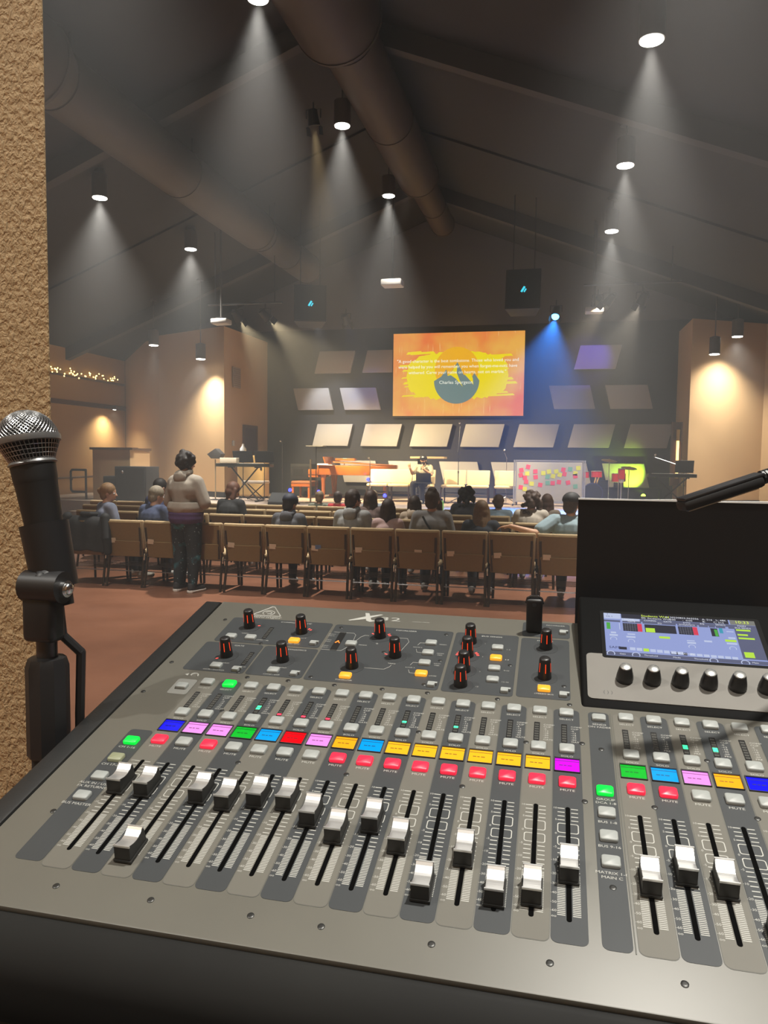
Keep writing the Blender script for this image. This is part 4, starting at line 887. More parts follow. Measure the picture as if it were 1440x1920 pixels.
# ================================================================ mixing console (panel coordinates in millimetres: x right, y away, z off the panel)
CR = Matrix(((0.999913,-0.010814,0.007588),(0.012324,0.970462,-0.240941),(-0.004758,0.241013,0.97051)))
con = thing('mixing_console', 'large grey digital mixing console with faders and lit buttons in the foreground', 'mixing console')
M = CR.to_4x4(); M.translation = Vector((-0.373553,0.474432,1.357569)); con.matrix_world = M
def S(mb): mb.v = [(x*.001,y*.001,z*.001) for x,y,z in mb.v]; return mb
PANELM = mat('console panel', (.110,.106,.089), .42, noise=(9,(.096,.092,.078),.3), spec=.4)
DKS = mat('dark strip print', (.043,.047,.050), .45, noise=(14,(.037,.040,.042),.3), spec=.4)
LTS = mat('light strip print', (.124,.119,.102), .42, noise=(14,(.112,.107,.092),.3), spec=.4)
EDGE = mat('strip outline print', (.085,.085,.075), .5)
INK = mat('white print', (.36,.36,.33), .6)
BTN = mat('grey rubber button', (.29,.305,.295), .5, noise=(200,(.27,.285,.275),.3))
def lit(n, c, s, base=None): return mat(n, base or tuple(x*.5 for x in c), .4, emit=(c, s))
BRED = lit('lit red button', (1,.028,.07), .72); BGRN = lit('lit green button', (.0,.86,.06), .85); BORG = lit('lit orange button', (1,.42,.03), .78); BYG = lit('dim lit button', (.40,.42,.26), .15)
SLOT = mat('fader slot', (.003,.003,.003), .9, spec=0)
CAPB = mat('fader cap black', (.018,.018,.017), .42); CAPS = mat('fader cap silver', (.85,.85,.84), .33, .88)
XR_ = 700.0   # right end of the panel
Lx = -46.0
# chassis
S(MB().bx(Lx,XR_,-55,436,-6,0)).build('top_panel', PANELM, con, bevel=.0015, seg=2)
S(MB().prism([(Lx-4,-62),(XR_+4,-62),(XR_+4,440),(Lx-4,440)], -70, -6)).build('chassis', BLACKM, con, bevel=.003)
CH = mat('black cheek', (.010,.010,.010), .5, bump=(500,.25,.0006))
side = MB(); prof = [(-58,-75),(-58,-5),(-50,1.5),(430,1.5),(447,-8),(447,-75)]
for x0, x1 in ((-73,Lx-.5),(XR_+.5,XR_+26)):
    v = [(x0+(6 if x0 < 0 and z > -6 else 0),y,z-(0)) for y,z in prof]+[(x1,y,z) for y,z in prof]; n = len(prof)
    side.add(v, [tuple(range(n)), tuple(range(2*n-1,n-1,-1))]+[(i,n+i,n+(i+1)%n,(i+1)%n) for i in range(n)])
    S(side).build('side_cheek', CH, con, bevel=.002); side = MB()
# padded front edge
fr = MB(); pf = [(-54,-3),(-60,-4),(-78,-15),(-86,-30),(-86,-60),(-80,-74),(-54,-74)]; n = len(pf)
fr.add([(-68,y,z) for y,z in pf]+[(XR_+15,y,z) for y,z in pf], [tuple(range(n-1,-1,-1)), tuple(range(n,2*n))]+[((i+1)%n,n+(i+1)%n,n+i,i) for i in range(n)])
S(fr).build('front_rest', mat('black armrest', (.010,.010,.010), .65, noise=(6,(.016,.016,.015),.3), spec=.12), con, bevel=.003)
# --- section inlays (dark rounded fields of the upper panel)
def inlay(x0, y0, x1, y1, m=DKS, r=4, z=.25, name='section_field'): return S(MB().prism(rrect(x0,y0,x1,y1,r), -.5, z)).build(name, m, con)
inlay(-12,331,115.2,393); inlay(-18,264,52,328); inlay(54,264,116.8,328); inlay(119,263,260,392); inlay(263,262.5,334,392); inlay(337,264,389,389); inlay(337,393,390,429)
# --- buttons
_bm = {}
def bmesh_btn(w, h, t=3.0, notch=False):
    k = (w,h,t,notch)
    if k not in _bm:
        mb = MB(); a = rrect(-w/2,-h/2,w/2,h/2,1.9,4); b = [(x*.9,y*.88) for x,y in a]
        if notch: a = [(x,y) for x,y in rrect(-w/2,-h/2,w/2,h/2,1.2,3)]; b = [(x*.92,y*.92) for x,y in a]
        n = len(a)
        mb.add([(x,y,0) for x,y in a]+[(x,y,t*.75) for x,y in a]+[(x,y,t) for x,y in b],
               [(i,(i+1)%n,n+(i+1)%n,n+i) for i in range(n)]+[(n+i,n+(i+1)%n,2*n+(i+1)%n,2*n+i) for i in range(n)]+[tuple(range(2*n,3*n))])
        if notch: mb.bx(w*.3,w*.78,h*.12,h*.5,0,t*.9)
        me = S(mb).mesh('button'); me.polygons.foreach_set('use_smooth',[True]*len(me.polygons)); me.set_sharp_from_angle(angle=R(50)); _bm[k] = me
    return _bm[k]
_bmm = {}
def button(x, y, m=BTN, w=12.4, h=9.2, notch=False, lab=None):
    k = (w,h,notch,m.name)
    if k not in _bmm: me = bmesh_btn(w,h,3.0,notch).copy(); me.materials.append(m); _bmm[k] = me
    o = link('button', _bmm[k], con, (x*.001,y*.001,.0003))
    if m in (BRED,BGRN,BORG): o['label'] = 'glowing %s button' % ('red' if m is BRED else 'green' if m is BGRN else 'orange')
    return o
WELL = mat('button gap', (.006,.006,.006), .8)
# --- shared meshes
def shared(name, mb, mats, smooth=False):
    me = S(mb).mesh(name)
    for m in (mats if isinstance(mats,(list,tuple)) else [mats]): me.materials.append(m)
    if isinstance(mats,(list,tuple)): me.polygons.foreach_set('material_index', mb.mi)
    if smooth: me.polygons.foreach_set('use_smooth',[True]*len(me.polygons)); me.set_sharp_from_angle(angle=R(40))
    return me
TX = lambda x, y, z=.32: Matrix.Translation((x,y,z))
def strip_ink(dca=False):
    mb = MB(); mb.text('SELECT', 3.2, TX(0,231.2), sx=1.25)
    for i, s in enumerate(('COMP','CLIP','-6','-12','-18','-30','-60','GATE' if not dca else 'PRE')):
        mb.text(s, 2.9, TX(3.6,219.6-i*3.3), 'LEFT' if i not in () else 'LEFT', sx=1.2)
    mb.text('SOLO', 3.1, TX(0,175.0), sx=1.3); mb.text('MUTE', 3.4, TX(0,130.2), sx=1.35)
    for i in range(16):  # fader scale, sparse upper part
        y = 108-i*4.35
        if 68 < y < 92: continue
        for s in (-1,1): mb.bx(min(s*2.4,s*7.6),max(s*2.4,s*7.6),y-.42,y+.42,.3,.33)
    for i in range(24):  # dense lower part
        y = 39.5-i*1.5
        for s in (-1,1): mb.bx(min(s*2.4,s*7.6),max(s*2.4,s*7.6),y-.36,y+.36,.3,.33)
    for i, (y, s) in enumerate(((108,'10'),(95,'5'),(80,'0'),(66,'-5'),(53,'-10'),(40,'-20'),(31,'-30'),(23,'-40'),(15,'-50'),(8,'-60'),(3.5,'oo'))): mb.text(s, 2.8, TX(-8.0,y), 'RIGHT', sx=1.1)
    for y0, y1 in ((81,91.5),(68,77.5)):
        o = rrect(-7.8,y0,7.8,y1,1.8,3); i_ = rrect(-7.1,y0+.7,7.1,y1-.7,1.4,3); n = len(o)
        mb.add([(x,y,.33) for x,y in o]+[(x,y,.33) for x,y in i_], [(i,(i+1)%n,n+(i+1)%n,n+i) for i in range(n)])
    return mb
INKS = shared('lettering', strip_ink(), INK); INKD = shared('lettering', strip_ink(True), INK)
FLD = {k: shared('strip_field', MB().prism(rrect(-11.6,-17,11.6,247.5,4.5), -.5, .25), m) for k, m in ((0,DKS),(1,LTS))}
OUTL = shared('strip_outline', MB().prism(rrect(-12.0,-17.5,12.0,248,4.8), -.5, .18), EDGE)
SLT = shared('fader_slot', MB().prism(rrect(-1.7,0,1.7,110,1.6), -.2, .36), SLOT)
METB = shared('level_meter', MB().prism(rrect(-2.6,-14.5,2.6,14.5,.6,2), -.2, .40), mat('meter window', (.018,.018,.018), .25))
led = MB()
for i in range(7): led.bx(-1.8,1.8,-12.6+i*3.7,-10.2+i*3.7,.40,.46)
LEDO = shared('meter_segments', led, mat('unlit segment', (.05,.05,.045), .4))
LG = lit('meter green', (.05,1,.35), 1.6); LR = lit('meter red', (1,.04,.08), 1.6)
LEDG = shared('lit_segment', MB().bx(-2.0,2.0,-1.3,1.3,.40,.6), LG); LEDR = shared('lit_segment', MB().bx(-2.0,2.0,-1.3,1.3,.40,.6), LR)
# LCD scribble strip: frame + recessed glowing face
lf = MB()
for a in ((-10.5,-9.4,10.5,-8.8),(-10.5,8.4,10.5,9.4),(-10.5,-9.4,-10,9.4),(10,-9.4,10.5,9.4)): lf.bx(a[0],a[2],a[1],a[3],-.2,1.4)
LCDF = shared('display_frame', lf, mat('display surround', (.035,.035,.035), .3))
LC = {'blue': (.004,.004,.75), 'pink': (.82,.26,.80), 'green': (.0,.46,.02), 'cyan': (.0,.32,.86), 'red': (.90,.0,.006), 'orange': (1,.40,.01), 'yellow': (1,.47,.015), 'purple': (.62,.0,.85)}
def lcd_mat(k):
    c = LC[k]; m = mat('scribble '+k, tuple(x*.3 for x in c), .25, emit=(c,.85)); return m
lcdmesh = {}
for k in LC:
    mb = MB(); mb.bx(-10.1,10.1,-8.9,8.5,-.1,.45); lcdmesh[k] = shared('display_face', mb, lcd_mat(k))
ln = MB(); ln.bx(-9.7,9.7,5.0,5.9,.46,.50)
for i, w in enumerate((3.0,2.2,3.4,1.6)): ln.bx(-7+i*3.7,-7+i*3.7+w,-1.2,.4,.46,.50)
LCDT = {k: shared('display_text', ln if False else (lambda mm: (setattr(mm,'v',[(x*1000,y*1000,z*1000) for x,y,z in ln.v]) if False else None, mm)[1])(MB().bx(-9.7,9.7,5.0,5.9,.46,.50).bx(-6.5,-3.5,-1.1,.2,.46,.5).bx(-2.8,-.6,-1.1,.2,.46,.5).bx(.4,3.8,-1.1,.2,.46,.5)), mat('scribble ink '+k, tuple(c*.25 for c in LC[k]), .4)) for k in LC}
# fader cap
def fader_meshes():
    b = MB(); w = 6.2; pr = [(-14.6,2),(-14.6,3.4),(-13.2,16.2),(-12.4,16.6),(-7,14.6),(0,13.2),(6,14.4),(11,17.6),(12.2,17.6),(14,4),(14,2)]
    n = len(pr); b.add([(-w,y,z) for y,z in pr]+[(w,y,z) for y,z in pr], [tuple(range(n)), tuple(range(2*n-1,n-1,-1))]+[(i,n+i,n+(i+1)%n,(i+1)%n) for i in range(n)])
    b.bx(-7.0,7.0,-15.6,15,1.4,3.4); b.bx(-1.2,1.2,-3,3,-1,2)
    t = MB(); ps = [(-12.6,17.0),(-9.5,15.8),(-6,14.7),(-3,14.0),(0,13.75),(3,14.0),(6,14.9),(8.8,16.4),(11.2,18.2)]; k = len(ps)
    for seg in range(k-1):
        (y0,z0),(y1,z1) = ps[seg],ps[seg+1]
        t.add([(-w+.4,y0,z0),(w-.4,y0,z0),(w-.4,y1,z1),(-w+.4,y1,z1)], [(0,1,2,3)])
    t.bx(-w-.2,w+.2,-13.6,-12.4,15.6,17.4); t.bx(-w-.2,w+.2,11.0,12.4,16.8,18.6); t.bx(-w+.4,w-.4,-.35,.35,13.6,13.95)
    for m_ in (b,t): m_.v = [(x,y*.80,z*.84) for x,y,z in m_.v]
    return shared('fader_cap', b, CAPB, True), shared('fader_top', t, CAPS, True)
FCB, FCT = fader_meshes()
scr = MB(); scr.lathe([(2.4,-.2),(2.4,.45),(1.9,.75),(.9,.78)], 12)
SCRB = shared('screw', scr, mat('screw steel', (.05,.05,.048), .4, .7), True)
def screw(x, y): link('screw', SCRB, con, (x*.001,y*.001,0))
def strip(x, dark, lcdcol, mute, fy, sel=False, leds=(), dca=False):
    mm = .001
    if not dark: link('strip_outline', OUTL, con, (x*mm,0,0))
    link('strip_field', FLD[0 if dark else 1], con, (x*mm,0,0)); link('lettering', INKD if dca else INKS, con, (x*mm,0,0))
    sl = link('fader_slot', SLT, con, (x*mm,0,0))
    button(x,241.0,BGRN if sel else BTN,13,10.8); button(x,184.5,BTN,13,11.4)
    button(x,139.3,BRED if mute else BTN,13.6,11.2)
    mt = link('level_meter', METB, con, ((x-2.2)*mm,.2085,0)); link('meter_segments', LEDO, mt)
    for c, yy in leds: link('lit_segment', LEDG if c == 'g' else LEDR, mt, (0,(yy-208.5)*mm,0))
    f = link('display_frame', LCDF, con, (x*mm,.1625,0)); link('display_face', lcdmesh[lcdcol], f); link('display_text', LCDT[lcdcol], f)
    if fy is not None: c = link('fader_cap', FCB, con, (x*mm,fy*mm,0)); link('fader_top', FCT, c)
cols = ['blue','pink','pink','green','cyan','red','pink','orange','cyan','yellow','yellow','yellow','yellow','yellow','yellow','purple']
mutes = [1,0,1,0,0,0,0]+[1]*9
fys = [76,76,8,76,72,79,80,66,52,68,50,11,46.5,15.5,20.5,44]
G1 = [('g',203),('g',206.6)]; RR = [('r',196.8)]
lds = {4:G1,5:RR,6:RR,7:RR,10:[('g',203.4)],12:[('g',203.0)]}
for k in range(1,17): strip(24.2*k-1.2 if False else 24.1*k-.6, k % 2 == 0, cols[k-1], mutes[k-1], fys[k-1]-1, k == 2, lds.get(k,()))
dc = ['green','cyan','pink','orange','blue','green','red','orange']; dm = [1,1,0,0,0,0,0,0]; dy = [42,56,48.5,8,60,30,50,20]; dl = {3:[('g',203),('g',206)],4:[('g',203),('g',206)]}
for k in range(1,9): strip(438+24.2*(k-1), k % 2 == 0, dc[k-1], dm[k-1], dy[k-1]-1, False, dl.get(k,()), True)
# left layer column and headphone button
S(MB().prism(rrect(-12.6,-14,10.6,152,4), -.5, .22)).build('layer_field', DKS, con)
S(MB().prism(rrect(-11,216,10.6,245,3), -.5, .2)).build('headphone_field', mat('pale inlay', (.20,.20,.185), .42), con)
button(0,229.5)
for i, m in enumerate((BGRN,BYG,BTN,BTN)): button(-1.4,133.2-25.6*i,m,13,10)
ink = MB()
for i, (a, b) in enumerate((('CH 1-16',''),('CH 17-32',''),('AUX IN / USB','FX RETURNS'),('BUS MASTER',''))):
    ink.text(a, 3.9, TX(-1.4,124.6-25.6*i), sx=1.2)
    if b: ink.text(b, 3.9, TX(-1.4,120.2-25.6*i), sx=1.2)
# group column
S(MB().prism(rrect(404.5,-17,423,247.5,4.5), -.5, .25)).build('group_field', DKS, con)
S(MB().bx(424.0,424.7,-17,247,-.2,.4)).build('panel_seam', EDGE, con)
button(413.9,237)
for i, m in enumerate((BGRN,BTN,BTN,BTN)): button(413.9,133.2-25.6*i,m,13,10.4)
for t_, y in (('SENDS',227.5),('ON FADER',223.4),('GROUP',124.0),('DCA 1-8',119.8),('BUS 1-8',98.0),('BUS 9-16',72.4),('MATRIX 1-6',46.8),('MAIN C',42.6)): ink.text(t_, 3.5, TX(413.9,y), sx=1.2)
# --- rotary encoders
def knob_meshes():
    mb = MB(); mb.lathe([(7.0,0),(7.0,1.5),(6.8,3),(5.7,20.4),(5.3,21.8),(4.4,22.5),(.01,22.6)], 24)
    rg = MB(); rg.lathe([(13.2,-.2),(13.2,.45),(9,.6),(7.2,.6)], 28)
    tl = MB()
    for i in range(6):
        a = R(-90+60*i+8); c, s = math.cos(a), math.sin(a); q = Matrix.Rotation(a,4,'Z')
        tl.add([(6.55,-.40,8.0),(6.55,.40,8.0),(5.95,.40,18),(5.95,-.40,18)], [(0,1,2,3)], q)
    return shared('knob', mb, mat('knob rubber', (.013,.012,.012), .38), True), shared('knob_ring', rg, mat('smoked ring', (.045,.048,.050), .25), True), shared('glow_line', tl, lit('knob glow', (1,.06,.01), 1.1, (.2,.02,.01)))
KB, KR, KL = knob_meshes()
DOT = shared('ring_light', MB().bx(-1.5,1.5,-.6,.6,.5,.8), lit('ring red', (1,.10,.08), 1.3))
def knob(x, y, dots=()):
    r = link('knob_ring', KR, con, (x*.001,y*.001,0)); k = link('knob', KB, con, (x*.001,y*.001,.0004)); link('glow_line', KL, k)
    for a in dots: link('ring_light', DOT, r, (.0112*math.cos(R(a)),.0112*math.sin(R(a)),0), (0,0,R(a)))
knob(17.4,369.9,(22,)); knob(84.5,364.8,(40,58)); knob(19.2,298.6,(222,)); knob(85.2,297.6); knob(163.6,295.5); knob(178.1,367.5,(20,38,150)); knob(204.4,325.1,(165,))
for y, d in ((368.9,()),(337.9,(10,25,40,150,165,180)),(305.5,()),(276.1,())): knob(281.6,y,d)
knob(364.1,367.8); knob(363.8,304)
for x, y, m in ((5.5,343.1,BTN),(29.7,343.5,BTN),(82.8,343.3,BORG),(17.5,275.6,BTN),(83,275.2,BTN),(161.8,276.2,BORG),(149.7,345.7,BTN),(238.6,360.5,BTN),(238.7,337.5,BTN),(238.7,314.9,BTN),(238.9,292.4,BORG),(312.4,360,BTN),(312.4,336.8,BORG),(312.4,314.2,BTN),(312.5,291.4,BTN),(363.7,281.6,BORG)): button(x,y-.8,m,12.6,9.4)
for x, y in ((106.4,339.5),(41.9,270.6),(107,271),(252.4,271.3),(325.6,271.2),(382.1,272.1),(382.1,405.6)): button(x,y,BTN,7.6,7.4,True)
# meters in the upper panel
for x, y in ((45,358),(45,296)): mt = link('level_meter', METB, con, (x*.001,y*.001,0)); link('meter_segments', LEDO, mt)
S(MB().prism(rrect(129,328,137,372,.8,2), -.2, .4)).build('mode_meter', mat('meter window', (.018,.018,.018), .25), con)
S(MB().tube([(130.4,346,.6),(131.6,347.5,.6),(133,350.6,.6),(134.4,347.5,.6),(135.6,346,.6)], .55, 5)).build('mode_symbol', lit('mode orange', (1,.25,.03), 1.6), con)
# lettering of the upper panel
for t_, x, y, s in (('CONFIG / PREAMP',70,388,5),('GAIN',18,353.5,3.6),('FREQUENCY',84.5,351.6,3.6),('LOW CUT',83,336.6,3.6),('GATE',24,323,5),('DYNAMICS',92,323,5),('THRESHOLD',19,283,3.6),('THRESHOLD',85,283,3.6),('GATE / DUCKER',17.5,267.6,3.6),('COMP / EXP',83,267.4,3.6),('LEVEL / dB',45,340,3.4),('GR / dB',45,278,3.4),('EQUALIZER',205,386.5,5),('GAIN',163.6,282.6,3.4),('EQUALIZER',161.8,268.2,3.6),('MODE',163,345,3.6),('Q',178,351,3.6),('FREQ',204,309,3.6),('HIGH',252,359,3.4),('HIGH',252,338.4,3.2),('MID',252,334.6,3.2),('LOW',252,315.8,3.2),('MID',252,312,3.2),('LOW',251,290,3.6),('HIGH 2',225,349,3.4),('LOW 2',225,303.6,3.4),('BUS SENDS',304,386,5),('1-4',324,358,3.4),('5-8',324,335,3.4),('9-12',325,312,3.4),('13-16',325,289,3.4),('MONITOR',363,384,4),('MAIN C',363,323,3.6),('PAN/BAL',363.7,289.6,3.4),('STEREO BUS',363.7,272.4,3.6),('RECORDER',374,424,4.4),('USB',366,416,3),('HCUT',121.5,366,3.2),('HSHV',121.5,362,3.2),('VEQ',121.5,352,3.2),('PEQ',121.5,348,3.2),('LSHV',121.5,338,3.2),('LCUT',121.5,334,3.2),('behringer',28,398.5,8),('DIGITAL MIXER',218,411,3.2)): ink.text(t_, s*(1 if s in (8,) else .76), TX(x,y), sx=1.25)
ink.text('32', 13, TX(180,413.5), sx=2.1)
# X of the model mark: long brush stroke and short stroke
ink.add([(130,405.2,.33),(132,403.6,.33),(150,410.5,.33),(169,424.5,.33),(166,425.5,.33),(147,416.5,.33)], [(0,1,2,3,4,5)]); ink.add([(146,427,.34),(151,427,.34),(158,408.5,.34),(166,407.5,.34),(157,403.5,.34),(152,406,.34)], [(0,1,2,3,4,5)])
# triangle emblem with ear spiral
tri = [(8,403,.33),(44,403,.33),(26,429,.33)]
def stroke(p, w=.6, closed=False):
    q = p+[p[0]] if closed else p; ink.tube([(a[0],a[1],.1) for a in q], w, 4)
stroke([(8,404,0),(10,402.5,0),(42,402.5,0),(44,404,0),(28,428,0),(24.5,428,0)], .7, True)
stroke([(26+7.5*math.cos(R(a)),411+6*math.sin(R(a)),0) for a in range(-60,250,20)], .6); stroke([(26+4*math.cos(R(a)),411+3.2*math.sin(R(a)),0) for a in range(-100,200,25)], .6)
# routing lines of the equalizer field
for p in ([(122,372),(146,372),(149,368),(149.7,351)],[(152,352),(156,364),(160,369),(168,368)],[(191,368),(210,368),(213,360),(208,338)],[(176,296),(198,296),(203,302),(204,306)],[(119,329),(142,329),(147,338)],[(232,360),(226,360),(224,354)],[(224,345),(226,338),(232,337.5)],[(232,315),(226,315),(224,309)],[(224,299),(226,293),(232,292.5)]): stroke([(x,y,0) for x,y in p], .38)
# headphone symbol
stroke([(2+4*math.cos(R(a)),253.5+4*math.sin(R(a)),0) for a in range(-20,201,20)], .9); ink.add([(-9,254,.33),(-5,256.5,.33),(-5,251.5,.33)], [(0,2,1)])
for i, t_ in enumerate(('-1','-5','-9','-13')): ink.text(t_[1:], 3, TX(298,(368,338,306,276)[i]))
S(ink).build('panel_lettering', INK, con)
for x, y in ((-14.5,36.5),(36.4,-32.6),(108.7,-32),(181,-32),(229.4,-32),(301.2,-32.3),(373.3,-32.5),(449.8,-32.5),(540,-32.5),(-21,385),(-36,276),(-36,215),(60,258),(105,258),(155,257),(205,257),(251,257),(320,256.5),(388,257),(46,332),(46,267),(127,384),(252,384),(126,269),(245,272),(190,333),(254,323),(328,324),(383,290),(60,194),(108,120),(205,120),(254,190),(302,121),(350,190),(398,196),(413.9,190),(413.9,34),(398,119),(450,121),(523,121),(499,188)): screw(x,y)

# --- display unit (raised, tilted housing)
th = R(10.8); HY, HZ = 258.5, 0.0; NB = 2.0
HX0, HX1, HL = 399.0, 618.0, 190.0
hb = MB(); pr = [(-5,-6),(-4,.2),(2,2),(174,2),(182,-1),(184,-8),(184,-60),(0,-12)]
# side profile in (v along slope, n normal); rotate by th into console y,z
def HP(v, n): return (HY+v*math.cos(th)-n*math.sin(th), HZ+v*math.sin(th)+n*math.cos(th))
pp = [HP(v,n) for v,n in pr]; n = len(pp)
hb.add([(HX0,y,z) for y,z in pp]+[(HX1,y,z) for y,z in pp], [tuple(range(n)), tuple(range(2*n-1,n-1,-1))]+[(i,n+i,n+(i+1)%n,(i+1)%n) for i in range(n)])
hous = S(hb).build('display_housing', mat('display housing', (.004,.004,.004), .65, spec=.05), con, bevel=.006, seg=4)
def HM_(x, v, nn=2.0):
    y, z = HP(v, nn); return Matrix.Translation((x,y,z)) @ Matrix.Rotation(th,4,'X')
pl_ = MB(); pl_.prism(rrect(HX0+6,8,HX1-8,76,5), 1.0, 2.8)
def onH(mb):  # (x, v, n) -> console
    mb.v = [(x,*HP(v_,n_)) for x,v_,n_ in mb.v]; return S(mb)
onH(pl_).build('control_plate', mat('brushed silver plate', (.165,.158,.145), .6, .1, noise=(25,(.14,.134,.122),.3), spec=.2), hous)
sb = MB(); sb.prism(rrect(421,70,584,151,3), 1.0, 3.0); onH(sb).build('screen_bezel', mat('screen bezel', (.006,.006,.006), .5, spec=.06), hous)
SX0, SX1, SV0, SV1 = 425.0, 579.0, 74.0, 146.5
def sem(n_, c, s=.9): return mat('lcd '+n_, (.01,.01,.01), .5, emit=(c, s), spec=0)
sb = MB(); sb.bx(SX0,SX1,SV0,SV1,2.5,3.2); scn = onH(sb).build('display_screen', sem('blue', (.30,.36,.68), .95), hous)
def sq(rects, m, n_=3.3, name='screen_widget'):
    mb = MB()
    for x0, x1, y0, y1 in rects:
        X0_, X1_ = lerp(SX0,SX1,x0), lerp(SX0,SX1,x1); Y0_, Y1_ = lerp(SV1,SV0,y0), lerp(SV1,SV0,y1)
        mb.add([(X0_,Y1_,n_),(X1_,Y1_,n_),(X1_,Y0_,n_),(X0_,Y0_,n_)], [(0,1,2,3)])
    return onH(mb).build(name, m, scn)
DKc = sem('dark', (.03,.03,.05), .8); GRc = sem('grey', (.12,.13,.22), .9); PAL = sem('pale', (.55,.62,.85), .9); YG = sem('lime', (.50,.80,.06), .95); REDc = sem('red', (.75,.05,.10), .9); TEAL = sem('teal', (.05,.35,.5), .9); GRN = sem('green', (.08,.42,.06), .9)
sq([(.12,.83,0,.11)], DKc); sq([(0,.115,.0,.135),(.12,.24,.11,.175)], PAL); sq([(.84,1,0,.11)], sem('clock', (.22,.22,.20), .9)); sq([(.245,1,.115,.175)], GRc)
sq([(.0,.11,.17,.215),(.125,.25,.17,.215),(.26,.48,.17,.215),(.49,.62,.17,.215),(.63,.69,.17,.215),(.695,.735,.17,.215),(.74,.80,.17,.215),(.82,1,.17,.215)], GRc)
sq([(.125,.222,.23,.42),(.27,.475,.23,.42),(.49,.585,.23,.42),(.70,.745,.23,.42)], DKc); sq([(.222,.252,.23,.42),(.585,.615,.23,.42)], REDc, 3.4)
sq([(.275,.335,.32,.42),(.355,.425,.5,.55),(.775,.845,.48,.53),(.865,.955,.22,.26),(.865,.93,.33,.37),(.865,.965,.41,.45),(.87,.93,.74,.86)], YG, 3.5)
sq([(.015,.04,.24,.40),(.722,.742,.26,.42)], GRN, 3.5); sq([(.755,.778,.22,.34)], TEAL, 3.5); sq([(.855,1,.215,.89)], GRc, 3.35)
sq([(0,1,.92,1)], GRc, 3.4); sq([(.085,.135,.80,.86),(.41,.515,.84,.90)], DKc, 3.4)
sq([(.155+.043*i,.19+.043*i,.80+.004*i,.865+.004*i) for i in range(8)]+[(.53+.043*i,.565+.043*i,.845+.003*i,.90+.003*i) for i in range(7)], PAL, 3.5); sq([(.241,.276,.808,.873)], YG, 3.55)
sq([(.04,.075,.46,.50),(.03,.085,.52,.56),(.15,.20,.48,.51),(.14,.20,.54,.58),(.53,.58,.55,.57),(.53,.585,.59,.63),(.64,.69,.53,.57),(.78,.845,.55,.59)], PAL, 3.5)
sq([(.8,.845,.42,.46),(.8,.845,.28,.30),(.10,.105,.24,.40)], PAL, 3.5)
dl_ = MB()
for cx, cy, r in ((.055,.63,.024),(.17,.66,.024),(.555,.70,.024),(.81,.68,.024),(.03,.965,.028),(.19,.965,.028),(.67,.975,.028),(.86,.975,.028)):
    c0, c1 = lerp(SX0,SX1,cx), lerp(SV1,SV0,cy); ns = 14; o_ = [(c0+r*150*math.cos(R(a)),c1+r*150*math.sin(R(a)),3.55) for a in range(-30,211,20)]; i_ = [(c0+r*115*math.cos(R(a)),c1+r*115*math.sin(R(a)),3.55) for a in range(-30,211,20)]
    nn = len(o_); dl_.add(o_+i_, [(i,i+1,nn+i+1,nn+i) for i in range(nn-1)])
onH(dl_).build('screen_dials', PAL, scn)
def stext(items, m, n_=3.7):
    mb = MB()
    for t_, x, y, s, al in items: mb.text(t_, s, Matrix.Translation((lerp(SX0,SX1,x),lerp(SV1,SV0,y),n_)), al)
    return onH(mb).build('screen_text', m, scn)
stext([('Students Wed',.255,.03,5,'LEFT'),('10:33',.87,.055,6.5,'LEFT')], sem('lime text', (.75,.95,.10), 1.0))
stext([('00: Students Wed',.255,.085,4.2,'LEFT'),('R_20230823-063556',.42,.03,4,'LEFT'),('0:00      -  0:00',.44,.085,4,'LEFT'),('A: S16   L: 48K',.66,.035,4,'LEFT'),('B:       C: S16',.66,.09,4,'LEFT'),('HOME',.14,.145,3.6,'LEFT'),('CONFIG',.27,.145,3.4,'LEFT'),('GATE',.40,.145,3.4,'LEFT'),('DYN',.53,.145,3.4,'LEFT'),('EQ',.64,.145,3.4,'LEFT'),('SENDS',.74,.145,3.4,'LEFT'),('MAIN',.88,.145,3.4,'LEFT'),('GATE',.16,.193,3.2,'LEFT'),('EQ',.36,.193,3.2,'LEFT'),('DYNAMICS',.50,.193,3.2,'LEFT'),('BUS SENDS',.86,.193,3.2,'LEFT'),('MUTE GROUPS',.418,.872,3.2,'LEFT'),('Gain',.085,.965,3.2,'LEFT'),('Threshold',.24,.965,3.2,'LEFT'),('Mode',.42,.965,3.2,'LEFT'),('Threshold',.55,.965,3.2,'LEFT'),('Main',.90,.965,3.2,'LEFT')], sem('white text', (.75,.78,.85), 1.0))
stext([('1',.02,.03,4,'LEFT'),('Ch 1',.015,.09,3.6,'LEFT'),('SAFE',.02,.83,5.5,'LEFT')], sem('navy text', (.05,.06,.15), .8))
gl_ = MB()
for bx0, bx1 in ((.125,.222),(.49,.585)):
    for i in range(1,6): xx = lerp(SX0,SX1,lerp(bx0,bx1,i/6)); gl_.bx(xx-.15,xx+.15,lerp(SV1,SV0,.42),lerp(SV1,SV0,.23),3.42,3.45)
    for i in range(1,5): yy = lerp(SV1,SV0,lerp(.23,.42,i/5)); gl_.bx(lerp(SX0,SX1,bx0),lerp(SX0,SX1,bx1),yy-.15,yy+.15,3.42,3.45)
onH(gl_).build('screen_grid', sem('gridline', (.25,.26,.33), .7), scn)
